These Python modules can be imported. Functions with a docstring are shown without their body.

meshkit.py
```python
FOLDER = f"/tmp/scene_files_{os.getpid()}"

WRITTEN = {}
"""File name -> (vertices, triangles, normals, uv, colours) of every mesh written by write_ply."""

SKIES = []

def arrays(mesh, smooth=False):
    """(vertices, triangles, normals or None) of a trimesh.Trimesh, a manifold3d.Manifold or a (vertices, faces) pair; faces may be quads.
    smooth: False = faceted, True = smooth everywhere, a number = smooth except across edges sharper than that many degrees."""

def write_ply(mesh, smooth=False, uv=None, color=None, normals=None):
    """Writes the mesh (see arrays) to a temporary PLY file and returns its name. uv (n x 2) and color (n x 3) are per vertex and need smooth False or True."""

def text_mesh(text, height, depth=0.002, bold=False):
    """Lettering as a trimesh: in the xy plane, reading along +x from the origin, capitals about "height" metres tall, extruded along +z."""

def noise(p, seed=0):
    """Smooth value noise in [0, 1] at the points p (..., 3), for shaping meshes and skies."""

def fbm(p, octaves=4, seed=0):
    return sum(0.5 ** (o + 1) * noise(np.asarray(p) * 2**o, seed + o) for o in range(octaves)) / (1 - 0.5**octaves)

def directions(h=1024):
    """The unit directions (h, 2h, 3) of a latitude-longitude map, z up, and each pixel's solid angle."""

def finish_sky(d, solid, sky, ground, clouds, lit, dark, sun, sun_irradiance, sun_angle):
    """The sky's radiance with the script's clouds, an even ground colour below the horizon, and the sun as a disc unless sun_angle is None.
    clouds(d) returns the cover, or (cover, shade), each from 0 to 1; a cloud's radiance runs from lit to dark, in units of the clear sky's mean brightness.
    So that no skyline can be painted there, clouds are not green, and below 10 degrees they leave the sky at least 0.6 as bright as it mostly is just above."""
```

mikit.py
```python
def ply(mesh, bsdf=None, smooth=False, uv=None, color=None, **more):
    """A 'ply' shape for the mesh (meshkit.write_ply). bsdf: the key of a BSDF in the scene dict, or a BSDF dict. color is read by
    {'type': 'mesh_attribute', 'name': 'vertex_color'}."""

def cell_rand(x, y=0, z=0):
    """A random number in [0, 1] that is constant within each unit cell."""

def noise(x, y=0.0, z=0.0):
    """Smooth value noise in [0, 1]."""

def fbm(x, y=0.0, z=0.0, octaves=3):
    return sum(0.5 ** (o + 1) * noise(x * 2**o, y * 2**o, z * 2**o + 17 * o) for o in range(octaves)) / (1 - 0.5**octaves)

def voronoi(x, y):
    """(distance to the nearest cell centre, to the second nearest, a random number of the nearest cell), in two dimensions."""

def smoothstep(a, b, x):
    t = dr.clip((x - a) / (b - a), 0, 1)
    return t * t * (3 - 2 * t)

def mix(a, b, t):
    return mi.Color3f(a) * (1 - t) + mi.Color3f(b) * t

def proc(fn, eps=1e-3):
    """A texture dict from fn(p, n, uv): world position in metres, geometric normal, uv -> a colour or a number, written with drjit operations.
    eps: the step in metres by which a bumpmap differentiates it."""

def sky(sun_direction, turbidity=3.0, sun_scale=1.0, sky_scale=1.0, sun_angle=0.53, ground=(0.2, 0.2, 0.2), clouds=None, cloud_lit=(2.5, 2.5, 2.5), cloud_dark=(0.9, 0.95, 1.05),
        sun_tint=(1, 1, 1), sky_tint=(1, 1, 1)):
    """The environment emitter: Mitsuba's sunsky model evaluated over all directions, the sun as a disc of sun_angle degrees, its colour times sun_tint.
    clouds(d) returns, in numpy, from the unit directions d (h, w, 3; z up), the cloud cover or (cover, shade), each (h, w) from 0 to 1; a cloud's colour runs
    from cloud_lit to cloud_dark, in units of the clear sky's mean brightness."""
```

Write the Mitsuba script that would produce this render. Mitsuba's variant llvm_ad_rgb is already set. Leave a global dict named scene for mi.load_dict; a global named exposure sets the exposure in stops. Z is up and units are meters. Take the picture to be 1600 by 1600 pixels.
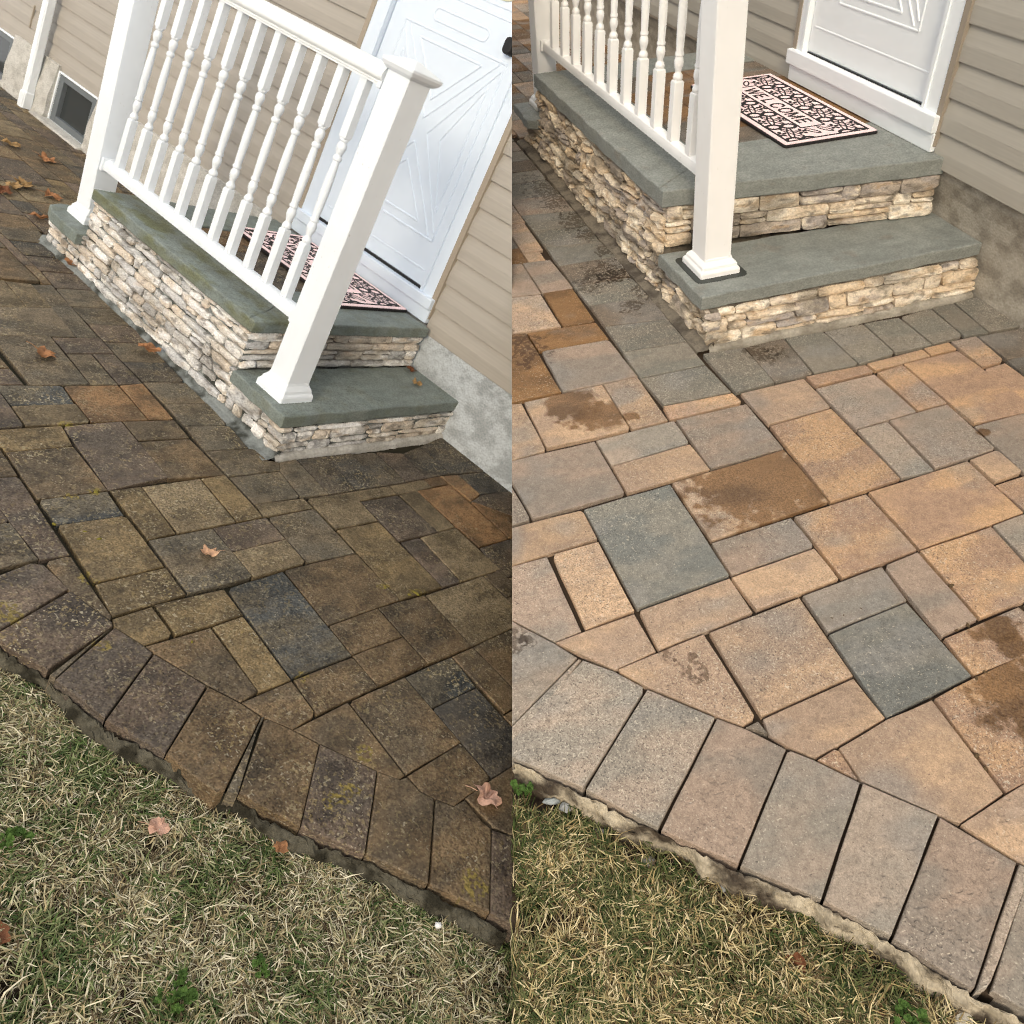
"""Front-porch patio shown twice, as the photograph shows it: a moss-stained patio on a slope (the 'before' lot) that meets the
cleaned patio on the level (the 'after' lot) along one straight line.  Each lot is built in its own metric frame (x along the house
wall, y towards the wall, z up from the paving); LOTS says where each frame stands in the world."""
import math, random
import numpy as np
import drjit as dr
import mitsuba as mi
import mikit, meshkit
import trimesh
import manifold3d as m3d
from shapely.geometry import Polygon, LineString, Point, box as sbox
from shapely.ops import unary_union
from shapely import affinity

T = mi.ScalarTransform4f
scene, labels = {}, {}
rnd = random.Random(11)
rng = np.random.default_rng(11)

# ------------------------------------------------------------------ camera, light, exposure
EYE = np.array([2.24755, -1.34131, 1.76414])
FORWARD = np.array([-0.775971, 0.200278, -0.598129])
DOWN = np.array([0.565032, -0.200787, -0.800265])
scene['camera'] = {'type': 'perspective', 'fov': 2 * math.degrees(math.atan(800 / 1300)), 'fov_axis': 'x', 'near_clip': 0.05, 'far_clip': 200.0,
                   'principal_point_offset_y': 0.125,
                   'to_world': T().look_at(origin=EYE.tolist(), target=(EYE + FORWARD).tolist(), up=(-DOWN).tolist())}
scene['sky_light'] = mikit.sky((0.75, -0.30, 0.62), turbidity=3, sun_scale=0.30, sun_angle=17, clouds=lambda d: 1.0,
                               sun_tint=(0.95, 1.0, 1.07),
                               cloud_lit=(2.5, 2.5, 2.5), cloud_dark=(0.9, 0.95, 1.05))
exposure = 2.52

# ------------------------------------------------------------------ the two lots
LOTS = {
    'before': dict(rot=np.array([[0.8510116877, -0.5084794332, -0.1312546127], [0.4980015012, 0.7020910666, 0.5089819634], [-0.1666541692, -0.4985145939, 0.8507112246]]),
                   eye=np.array([1.7868377, -1.9383095, 1.4375649]), cut=-np.array([0.7232618925, 0.5519596298, 0.4150093998])),
    'after': dict(rot=np.eye(3), eye=EYE, cut=np.array([0.2803723061, 0.9589437325, -0.0426413858])),
}
for L in LOTS.values():
    L['shift'] = EYE - L['rot'] @ L['eye']          # local -> world: rot @ p + shift
# 'cut' is the normal of the vertical-in-lot plane in which the two lots meet; each lot keeps only its own side of it
LOT = 'before'


def local(p, lot):
    """drjit: a world point in the lot's own frame."""
    L = LOTS[lot]
    A, b = L['rot'], L['shift']
    d = [p.x - float(b[0]), p.y - float(b[1]), p.z - float(b[2])]
    return [sum(float(A[i, j]) * d[i] for i in range(3)) for j in range(3)]


def side(v):
    L = LOTS[LOT]
    return (np.asarray(v) - L['eye']) @ L['cut']


# ------------------------------------------------------------------ entry helpers
COUNT = {}


def key_for(name):
    n = COUNT.get(name, -1) + 1
    COUNT[name] = n
    return name if n == 0 else f'{name}_{n:03d}'


def arr(mesh):
    if isinstance(mesh, (tuple, list)):
        v, f = np.asarray(mesh[0], float), np.asarray(mesh[1], int)
        if f.shape[1] == 4:
            f = np.vstack([f[:, [0, 1, 2]], f[:, [0, 2, 3]]])
        return v, f
    if hasattr(mesh, 'to_mesh'):
        m = mesh.to_mesh()
        return np.array(m.vert_properties[:, :3], float), np.array(m.tri_verts)
    return np.array(mesh.vertices), np.array(mesh.faces)


def trim(mesh):
    """The part of a closed mesh on this lot's side of the meeting line, or None."""
    v, f = arr(mesh)
    s = side(v)
    if s.min() >= 0:
        return v, f
    if s.max() <= 0.001:
        return None
    L = LOTS[LOT]
    m = trimesh.Trimesh(v, f, process=True, merge_norm=True, merge_tex=True)
    man = m3d.Manifold(m3d.Mesh(np.asarray(m.vertices, np.float32), np.asarray(m.faces, np.uint32)))
    n = L['cut']
    man = man.trim_by_plane(tuple(float(x) for x in n), float(n @ L['eye']))
    if man.is_empty():
        return None
    return arr(man)


def obj(name, mesh, bsdf, parent=None, smooth=False, uv=None, color=None, cut=False, exact=None, shared=None, lift=0.0):
    """ONE entry of scene. name: the kind; parent: the key of what it is a part of."""
    if cut:
        mesh = trim(mesh)
        if mesh is None:
            return None
    v, f = arr(mesh)
    L = LOTS[LOT]
    w = v @ L['rot'].T + L['shift']
    full = f'{parent}__{name}' if parent else name
    k = key_for(full) if exact is None else exact
    if uv is not None and np.ndim(uv) == 1:
        uv = np.tile(np.asarray(uv, float), (len(w), 1))
    scene[k] = mikit.ply((w, f), bsdf, smooth=smooth, uv=uv, color=color)
    return k


def thing(name):
    """A thing with no mesh of its own: only the key that its parts' keys start with."""
    return key_for(name)


def tag(key, label=None, category=None, group=None, kind=None):
    d = labels.setdefault(key, {})
    for a, b in (('label', label), ('category', category), ('group', group), ('kind', kind)):
        if b:
            d[a] = b
    return key


# ------------------------------------------------------------------ mesh helpers
def cat(ms):
    vs, fs, n = [], [], 0
    for m in ms:
        v, f = arr(m)
        vs.append(v); fs.append(f + n); n += len(v)
    return np.vstack(vs), np.vstack(fs)


def inset(poly, d):
    p = np.asarray(poly, float)
    a, b = np.roll(p, 1, 0), np.roll(p, -1, 0)
    e1, e2 = p - a, b - p
    e1 /= np.maximum(np.linalg.norm(e1, axis=1, keepdims=True), 1e-9)
    e2 /= np.maximum(np.linalg.norm(e2, axis=1, keepdims=True), 1e-9)
    n1, n2 = np.c_[-e1[:, 1], e1[:, 0]], np.c_[-e2[:, 1], e2[:, 0]]
    m = n1 + n2
    c = np.maximum(1 + (n1 * n2).sum(1, keepdims=True), 0.35)
    return p + m / c * d


def flat_cap(poly):
    return np.asarray(m3d.triangulate([np.asarray(poly, np.float64)]))


def prism(poly, levels):
    """Closed prism over a CCW polygon; levels: (z, inset) from the bottom to the top."""
    n = len(poly)
    rings = [np.c_[inset(poly, d), np.full(n, z)] for z, d in levels]
    v, f = np.vstack(rings), []
    i = np.arange(n); j = (i + 1) % n
    for k in range(len(levels) - 1):
        a, b = k * n, (k + 1) * n
        f += [np.c_[a + i, a + j, b + j], np.c_[a + i, b + j, b + i]]
    cap = flat_cap(poly)
    f += [cap + (len(levels) - 1) * n, cap[:, ::-1]]
    return v, np.vstack(f)


def slab(poly, z0, z1, ch=0.004):
    p = np.asarray(poly, float)
    if np.sum(p[:, 0] * np.roll(p[:, 1], -1) - np.roll(p[:, 0], -1) * p[:, 1]) < 0:
        p = p[::-1]
    return prism(p, [(z0, ch), (z0 + ch, 0), (z1 - ch, 0), (z1 - ch * 0.3, ch * 0.3), (z1, ch)])


def box(x0, x1, y0, y1, z0, z1, ch=0.002):
    return slab([(x0, y0), (x1, y0), (x1, y1), (x0, y1)], z0, z1, ch)


def along_x(profile, x0, x1):
    """Extrude a closed (y, z) profile from x0 to x1."""
    p = np.asarray(profile, float)
    if np.sum(p[:, 0] * np.roll(p[:, 1], -1) - np.roll(p[:, 0], -1) * p[:, 1]) < 0:
        p = p[::-1]
    v, f = prism(p, [(x0, 0), (x1, 0)])
    return np.c_[v[:, 2], v[:, 0], v[:, 1]], f


def square_loft(levels, cx, cy, n=4, ch=0.0):
    """Stack of square sections (z, half width): posts, caps, bases."""
    rings = []
    for z, h in levels:
        c = min(ch, h * 0.3)
        q = [(-h + c, -h), (h - c, -h), (h, -h + c), (h, h - c), (h - c, h), (-h + c, h), (-h, h - c), (-h, -h + c)] if ch else [(-h, -h), (h, -h), (h, h), (-h, h)]
        rings.append(np.c_[np.array(q) + (cx, cy), np.full(len(q), z)])
    m = len(rings[0]); v = np.vstack(rings); f = []
    i = np.arange(m); j = (i + 1) % m
    for k in range(len(rings) - 1):
        a, b = k * m, (k + 1) * m
        f += [np.c_[a + i, a + j, b + j], np.c_[a + i, b + j, b + i]]
    cap = flat_cap(rings[0][:, :2])
    f += [cap + (len(rings) - 1) * m, cap[:, ::-1]]
    return v, np.vstack(f)


def lathe(profile, cx, cy, n=14):
    t = np.arange(n) / n * 2 * math.pi
    v = np.vstack([np.c_[cx + r * np.cos(t), cy + r * np.sin(t), np.full(n, z)] for z, r in profile])
    i = np.arange(n); j = (i + 1) % n; f = []
    for k in range(len(profile) - 1):
        a, b = k * n, (k + 1) * n
        f += [np.c_[a + i, a + j, b + j], np.c_[a + i, b + j, b + i]]
    return v, np.vstack(f)


def lean(mesh, base, amount):
    """Lean a post: amount (dx, dy) per metre of height above base z."""
    v, f = arr(mesh)
    v = v.copy()
    h = np.maximum(v[:, 2] - base, 0)
    v[:, 0] += h * amount[0]; v[:, 1] += h * amount[1]
    return v, f


def roughen(mesh, amp, freq, seed=0):
    v, f = arr(mesh)
    d = np.stack([meshkit.fbm(v * freq + 31.7 * k, 3, seed + k) - 0.5 for k in range(3)], 1)
    return v + 2 * amp * d, f


def sub_edges(poly, step, jit, r, chip=0.0):
    """Split the polygon's edges and let them waver a little, as worn stone does."""
    o = []
    n = len(poly)
    for i in range(n):
        a, b = np.array(poly[i], float), np.array(poly[(i + 1) % n], float)
        L = np.linalg.norm(b - a)
        if L < 1e-6:
            continue
        t = (b - a) / L; nn = np.array([-t[1], t[0]])
        k = max(1, int(round(L / step)))
        if r.random() < chip and L > .05 and o:
            o.append(a + (np.array(poly[i - 1], float) - a) / max(np.linalg.norm(np.array(poly[i - 1], float) - a), 1e-6) * r.uniform(.004, .012))
            o.append(a + t * r.uniform(.004, .012))
        else:
            o.append(a + nn * jit * r.random() * 0.6)
        for m in range(1, k):
            o.append(a + (b - a) * m / k + nn * jit * (r.random() * 2 - 0.6))
    return np.array(o)


# ------------------------------------------------------------------ materials
def principled(color, rough=0.6, spec=0.4, **more):
    return {'type': 'principled', 'base_color': color if isinstance(color, dict) else {'type': 'rgb', 'value': list(color)}, 'roughness': rough, 'specular': spec, **more}


def bumped(b, fn, scale, eps=1e-3):
    return {'type': 'bumpmap', 'tex': mikit.proc(fn, eps), 'scale': scale, 'bsdf': b}


def two(b):
    return {'type': 'twosided', 'bsdf': b}


N, F, SM, MIX = mikit.noise, mikit.fbm, mikit.smoothstep, mikit.mix

# dye blends of the pavers: (ground colour, cloud colour, mineral grain)
TONES_AFTER = [  # g p t o u w d k b y
    ((.250, .220, .182), (.315, .252, .198)), ((.320, .240, .184), (.250, .208, .170)), ((.420, .290, .188), (.325, .232, .166)), ((.455, .290, .168), (.335, .220, .150)),
    ((.158, .160, .146), (.215, .200, .168)), ((.215, .120, .054), (.150, .084, .040)), ((.125, .106, .084), (.165, .130, .098)), ((.168, .158, .132), (.205, .180, .145)),
    ((.265, .190, .120), (.215, .165, .115)), ((.420, .295, .180), (.325, .235, .155))]
TONES_BEFORE = [
    ((.098, .084, .062), (.128, .100, .066)), ((.122, .090, .066), (.085, .068, .054)), ((.185, .142, .086), (.122, .092, .054)), ((.235, .135, .064), (.145, .090, .048)),
    ((.060, .062, .060), (.096, .082, .060)), ((.140, .084, .044), (.096, .062, .036)), ((.074, .062, .050), (.098, .074, .052)), ((.058, .054, .048), (.086, .070, .052)),
    ((.138, .094, .052), (.090, .068, .044)), ((.185, .132, .066), (.120, .088, .048))]
TONE_OF = {c: i for i, c in enumerate('gptouwdkby')}

# stains that the photograph shows on the paving, in lot metres: (x, y, rx, ry, kind) 0 rusty damp, 1 dark damp, 2 moss, 3 orange dye
STAINS_AFTER = [(0.665, -0.175, 0.225, 0.23, 0, 17), (0.150, -0.590, 0.10, 0.09, 0, 8), (0.225, -0.52, 0.07, 0.10, 0, 8), (0.263, -0.427, 0.025, 0.03, 0), (1.500, 0.030, 0.11, 0.13, 0, 63),
                (1.333, 0.09, 0.035, 0.06, 0, 62), (1.385, 0.1, 0.03, 0.045, 0, 62), (1.202, -0.665, 0.035, 0.045, 1, 53), (1.15, -0.70, 0.03, 0.02, 1, 53), (0.704, 0.588, 0.018, 0.022, 0), (-0.599, -0.252, 0.07, 0.055, 1),
                (-0.674, -0.143, 0.1, 0.09, 1), (-0.637, -0.123, 0.06, 0.06, 1), (0.096, 0.156, 0.055, 0.06, 1), (0.097, 0.22, 0.036, 0.038, 1), (0.99, -1.052, 0.035, 0.038, 1),
                (1.002, -1.014, 0.02, 0.02, 1), (-1.187, -0.097, 0.09, 0.09, 1), (-1.034, -0.074, 0.07, 0.07, 1), (-0.861, -0.063, 0.055, 0.06, 1), (-0.467, -0.05, 0.06, 0.055, 1),
                (-0.375, -0.159, 0.048, 0.048, 1), (-0.237, -0.643, 0.11, 0.08, 1), (-1.55, -0.12, 0.2, 0.09, 1)]
STAINS_BEFORE = [(1.161, -0.681, 0.028, 0.03, 2), (1.159, -0.716, 0.014, 0.018, 2), (1.474, -0.595, 0.03, 0.038, 2), (0.413, -1.058, 0.036, 0.028, 2), (0.579, -0.92, 0.016, 0.017, 2),
                 (1.101, -0.567, 0.02, 0.026, 2), (0.855, -0.563, 0.016, 0.02, 2), (0.735, -0.002, 0.02, 0.03, 2), (0.671, -0.09, 0.015, 0.022, 2), (0.043, -0.662, 0.018, 0.02, 2),
                 (0.052, -0.737, 0.017, 0.018, 2), (-0.294, -0.581, 0.014, 0.026, 2), (0.368, -0.843, 0.026, 0.024, 2)]


def table(t, rows):
    c = [mi.Float(0)] * 3
    for i, r in enumerate(rows):
        c = [dr.select(t == i, mi.Float(float(r[k])), c[k]) for k in range(3)]
    return mi.Color3f(*c)


def paver_colour(lot, tones, stains):
    def fn(p, n, uv):
        x, y, z = local(p, lot)
        t, s = mi.UInt32(uv.x), dr.floor(uv.y)
        a, b = table(t, [r[0] for r in tones]), table(t, [r[1] for r in tones])
        cloud = F(x * 13 + s * 3.7, y * 6 + s * 7.1, s * 1.3, 4)
        c = MIX(a, b, SM(0.36, 0.62, cloud))
        c *= 0.88 + 0.24 * mikit.cell_rand(s, 3, 1)
        mid = N(x * 130, y * 130, z * 130) * .5 + N(x * 62, y * 62, z * 62) * .5
        wob = F(x * 42, y * 42, 0.0, 3) - 0.5
        if lot == 'after':
            g = N(x * 360, y * 360, z * 360)
            g2 = N(x * 620 + 9, y * 620, z * 620)
            c = MIX(c, mi.Color3f(.215, .205, .190), SM(.50, .78, F(x * 8 + s * 5.3, y * 5 + s, 4.0, 3)) * .55)
            c *= (0.54 + 0.52 * g + 0.44 * g2) * (.80 + .40 * mid)
            c = MIX(c, mi.Color3f(.60, .53, .42), SM(0.72, 0.92, N(x * 330 + 71, y * 330, z * 330)) * 0.6)
            c = MIX(c, mi.Color3f(.055, .046, .04), SM(0.74, 0.92, N(x * 340 + 17, y * 340 + 5, z * 340)) * 0.6)
        else:
            g = N(x * 280, y * 280, z * 280)
            c *= (0.50 + 1.0 * g) * (.72 + .56 * mid)
            dark = SM(0.46, 0.70, F(x * 19 + 5, y * 12 + s, 2.0, 5))
            c = MIX(c, c * 0.62, dark)
            patch = SM(0.36, 0.66, F(x * 11 + 40, y * 11 + 13, 1.0, 4)) * (.25 + .9 * mikit.cell_rand(s, 8, 2))
            sp = SM(0.55, 0.76, N(x * 150 + 31, y * 150, z * 150) * .55 + N(x * 330 + 3, y * 330, z * 330) * .45) * (0.30 + 0.85 * patch)
            c = MIX(c, MIX(mi.Color3f(.24, .170, .065), mi.Color3f(.33, .285, .18), N(x * 60, y * 60, 3.0)), sp * 0.62)
            c = MIX(c, mi.Color3f(.42, .37, .27), SM(0.80, 0.93, N(x * 190 + 77, y * 190, z * 190)) * (0.2 + 0.5 * patch))
        for bx, by, rx, ry, kind, *only in stains:
            d = dr.square((x - bx) / rx) + dr.square((y - by) / ry)
            m = SM(1.45, 0.60, d + wob * (1.9 if kind == 0 else 3.4))
            if only:
                m = dr.select(s == float(only[0]), m, 0.0)
            if kind == 0:
                c = MIX(c, MIX(mi.Color3f(.195, .108, .050), mi.Color3f(.118, .066, .032), SM(.35, .65, cloud)) * (0.65 + 0.7 * g), m * 0.9)
            elif kind == 1:
                c = MIX(c, c * mi.Color3f(.42, .38, .34), m * SM(.25, .5, N(x * 120, y * 120, 7.0)) * 0.85)
            elif kind == 2:
                c = MIX(c, mi.Color3f(.21, .160, .040) * (0.4 + g), m * SM(.30, .62, N(x * 170, y * 170, 4.0)) * 0.8)
            else:
                c = MIX(c, mi.Color3f(.27, .150, .058) * (0.6 + 0.8 * g), m * 0.75)
        return c
    return fn


def paver_gloss(lot, stains, dry, damp):
    def fn(p, n, uv):
        x, y, z = local(p, lot)
        s = dr.floor(uv.y)
        wob = F(x * 42, y * 42, 0.0, 3) - 0.5
        r = mi.Float(dry) + .12 * (N(x * 25, y * 25, 3.0) - .5)
        for bx, by, rx, ry, kind, *only in stains:
            if kind < 2:
                m = SM(1.45, 0.60, dr.square((x - bx) / rx) + dr.square((y - by) / ry) + wob * 1.9)
                if only:
                    m = dr.select(s == float(only[0]), m, 0.0)
                r = r * (1 - m) + damp * m
        return r
    return fn


def paver_relief(lot):
    def fn(p, n, uv):
        x, y, z = local(p, lot)
        r = mikit.cell_rand(dr.floor(uv.y), 5, 5)
        pits = SM(.70, .86, N(x * 120 + 9, y * 120, z * 120)) * (.4 + 1.8 * r)
        return 0.55 * N(x * 330, y * 330, z * 330) + (0.5 + r) * F(x * 90, y * 90, z * 90, 2) + (0.8 + 2.4 * r) * F(x * 26, y * 16, uv.y, 2) - pits
    return fn


scene['paver_clean'] = bumped(principled(mikit.proc(paver_colour('after', TONES_AFTER, STAINS_AFTER)), mikit.proc(paver_gloss('after', STAINS_AFTER, .82, .42)), 0.3), paver_relief('after'), 0.0011)
scene['paver_mossy'] = bumped(principled(mikit.proc(paver_colour('before', TONES_BEFORE, STAINS_BEFORE)), 0.64, 0.32), paver_relief('before'), 0.0016)


def stone_colour(lot):
    warm = lot == 'after'
    cols = ([(.68, .59, .46), (.60, .49, .36), (.46, .39, .32), (.76, .69, .57), (.36, .32, .29), (.62, .49, .34)] if warm else
            [(.62, .605, .57), (.54, .495, .43), (.50, .495, .49), (.69, .68, .66), (.42, .42, .415), (.57, .50, .42)])

    def fn(p, n, uv):
        x, y, z = local(p, lot)
        t, s = mi.UInt32(uv.x), dr.floor(uv.y)
        a, b = table(t, cols), table(t, cols[2:] + cols[:2])
        c = MIX(a, b, SM(0.42, 0.70, F(x * 16 + s, y * 16, z * 34 + s * 3.1, 4)))
        c = MIX(c, mi.Color3f(.40, .24, .10), SM(0.60, 0.78, F(x * 22 + 9, y * 22 + s * 2, z * 30, 3)) * (0.45 if warm else 0.25))
        c = MIX(c, mi.Color3f(.085, .075, .065), SM(0.52, 0.74, F(x * 30 + 3, y * 30, z * 40 + 5 + s, 4)) * 0.6)
        c = MIX(c, mi.Color3f(.13, .11, .085), SM(0.48, 0.68, F(x * 7 + 3, y * 7, z * 9, 3)) * (0.62 if warm else 0.42))
        return c * (0.72 + 0.55 * N(x * 210, y * 210, z * 210))
    return fn


def stone_relief(lot):
    def fn(p, n, uv):
        x, y, z = local(p, lot)
        return F(x * 60, y * 60, z * 110, 3) * 2 + 0.5 * N(x * 260, y * 260, z * 300)
    return fn


for lot, k in (('after', 'ledge_stone'), ('before', 'grey_ledge_stone')):
    scene[k] = bumped(principled(mikit.proc(stone_colour(lot)), 0.85, 0.25), stone_relief(lot), 0.0022)


def bluestone(lot):
    def fn(p, n, uv):
        x, y, z = local(p, lot)
        if lot == 'after':
            c = MIX(mi.Color3f(.190, .205, .190), mi.Color3f(.235, .245, .225), F(x * 9, y * 22, z * 20, 3))
            c = MIX(c, mi.Color3f(.195, .175, .145), SM(.62, .8, F(x * 14 + 8, y * 14, z * 14, 3)) * .5)
        else:
            c = MIX(mi.Color3f(.130, .160, .150), mi.Color3f(.190, .210, .193), F(x * 9, y * 22, z * 20, 3))
            moss = SM(.42, .66, F(x * 10 + 3, y * 18, z * 18, 4)) * SM(.30, .36, z) * SM(.30, .06, y + (N(x * 30, y * 30, 1.0) - .5) * .1)
            c = MIX(c, mi.Color3f(.105, .105, .022), moss * .6)
            c = MIX(c, mi.Color3f(.115, .115, .055), SM(.5, .7, F(x * 20 + 9, y * 20, z * 20, 3)) * .25)
        c *= .80 + .40 * F(x * 30, y * 12, z * 30, 3)
        return c * (.78 + .44 * N(x * 190, y * 190, z * 190))
    return fn


def cleft(lot):
    def fn(p, n, uv):
        x, y, z = local(p, lot)
        layer = F(x * 7 + 2, y * 16, z * 8, 3) * 6
        return .55 * (layer - dr.floor(layer)) * .6 + F(x * 60, y * 60, z * 60, 3) + .35 * N(x * 300, y * 300, z * 300)
    return fn


for lot, k in (('after', 'bluestone'), ('before', 'mossy_bluestone')):
    scene[k] = bumped(principled(mikit.proc(bluestone(lot)), 0.58, 0.38), cleft(lot), 0.0022)


def concrete(lot, base, dark, freq=18.0):
    def fn(p, n, uv):
        x, y, z = local(p, lot)
        c = MIX(mi.Color3f(*base), mi.Color3f(*dark), SM(.38, .7, F(x * freq, y * freq, z * freq, 5)))
        return c * (.8 + .4 * N(x * 160, y * 160, z * 160))
    return fn


def coarse(p, n, uv):
    return F(p.x * 70, p.y * 70, p.z * 70, 4)


scene['warm_concrete'] = two(bumped(principled(mikit.proc(concrete('after', (.36, .33, .275), (.24, .215, .175))), .9, .2), coarse, .003))
scene['blue_concrete'] = two(bumped(principled(mikit.proc(concrete('before', (.40, .43, .45), (.27, .29, .30))), .9, .2), coarse, .003))
scene['pale_concrete'] = two(bumped(principled(mikit.proc(concrete('before', (.46, .45, .42), (.36, .35, .32))), .9, .2), coarse, .002))
scene['footing_clean'] = two(bumped(principled(mikit.proc(concrete('after', (.42, .36, .265), (.055, .042, .030), 19.0)), .95, .2), coarse, .006))
scene['footing_mossy'] = two(bumped(principled(mikit.proc(concrete('before', (.085, .078, .058), (.020, .018, .012), 30.0)), .95, .2), coarse, .006))
scene['grout_clean'] = two(bumped(principled(mikit.proc(concrete('after', (.19, .165, .13), (.085, .072, .058))), .95, .2), coarse, .004))
scene['grout_mossy'] = two(bumped(principled(mikit.proc(concrete('before', (.19, .205, .20), (.040, .042, .036))), .95, .2), coarse, .004))
scene['sealant'] = principled((.035, .04, .037), .45, .4)
scene['joint_clean'] = principled((.045, .032, .022), .95, .1)
scene['joint_mossy'] = principled((.030, .027, .018), .95, .1)


def soil_colour(p, n, uv):
    g = F(p.x * 45, p.y * 45, p.z * 45, 4)
    return MIX(mi.Color3f(.030, .021, .015), mi.Color3f(.085, .062, .040), SM(.35, .75, g))


scene['soil'] = two(principled(mikit.proc(soil_colour), .95, .1))
def vinyl(base):
    def fn(p, n, uv):
        c = mi.Color3f(*base) * (.955 + .07 * F(p.x * 14, p.y * 14, p.z * 6, 3))
        speck = SM(.86, .95, N(p.x * 120, p.y * 120, p.z * 60)) * SM(.50, .75, F(p.x * 9 + 5, p.y * 9, p.z * 9, 3))
        return MIX(c, mi.Color3f(.42, .39, .33), speck * .35)
    return fn


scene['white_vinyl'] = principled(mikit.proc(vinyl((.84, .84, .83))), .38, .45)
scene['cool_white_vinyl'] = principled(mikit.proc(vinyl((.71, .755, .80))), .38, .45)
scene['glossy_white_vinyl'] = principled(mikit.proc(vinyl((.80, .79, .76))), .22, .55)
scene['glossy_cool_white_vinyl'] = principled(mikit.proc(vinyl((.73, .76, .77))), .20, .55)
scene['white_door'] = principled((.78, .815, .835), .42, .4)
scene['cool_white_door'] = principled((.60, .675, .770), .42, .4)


def siding(lot, base):
    def fn(p, n, uv):
        x, y, z = local(p, lot)
        g = F(x * 4, y * 4, z * 130, 3)
        return mi.Color3f(*base) * (.93 + .14 * g)
    return fn


def emboss(lot):
    def fn(p, n, uv):
        x, y, z = local(p, lot)
        return F(x * 9, y * 9, z * 260, 3)
    return fn


scene['siding_clean'] = bumped(principled(mikit.proc(siding('after', (.39, .365, .315))), .55, .35), emboss('after'), .0012)
scene['siding_tan'] = bumped(principled(mikit.proc(siding('before', (.335, .308, .270))), .55, .35), emboss('before'), .0012)
scene['trim_tan'] = principled((.30, .255, .20), .5, .35)
scene['moss'] = bumped(principled((.17, .145, .030), .95, .1), lambda p, n, uv: F(p.x * 300, p.y * 300, p.z * 300, 2), .003)
scene['grit'] = bumped(principled((.10, .068, .038), .95, .1), lambda p, n, uv: F(p.x * 300, p.y * 300, p.z * 300, 2), .003)
scene['black_gap'] = principled((.012, .012, .013), .6, .3)
scene['black_rubber'] = principled((.018, .015, .016), .7, .3)


def mat_pile(p, n, uv):
    g = N(p.x * 900, p.y * 900, p.z * 900)
    return mi.Color3f(.82, .63, .63) * (.75 + .5 * g)


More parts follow.
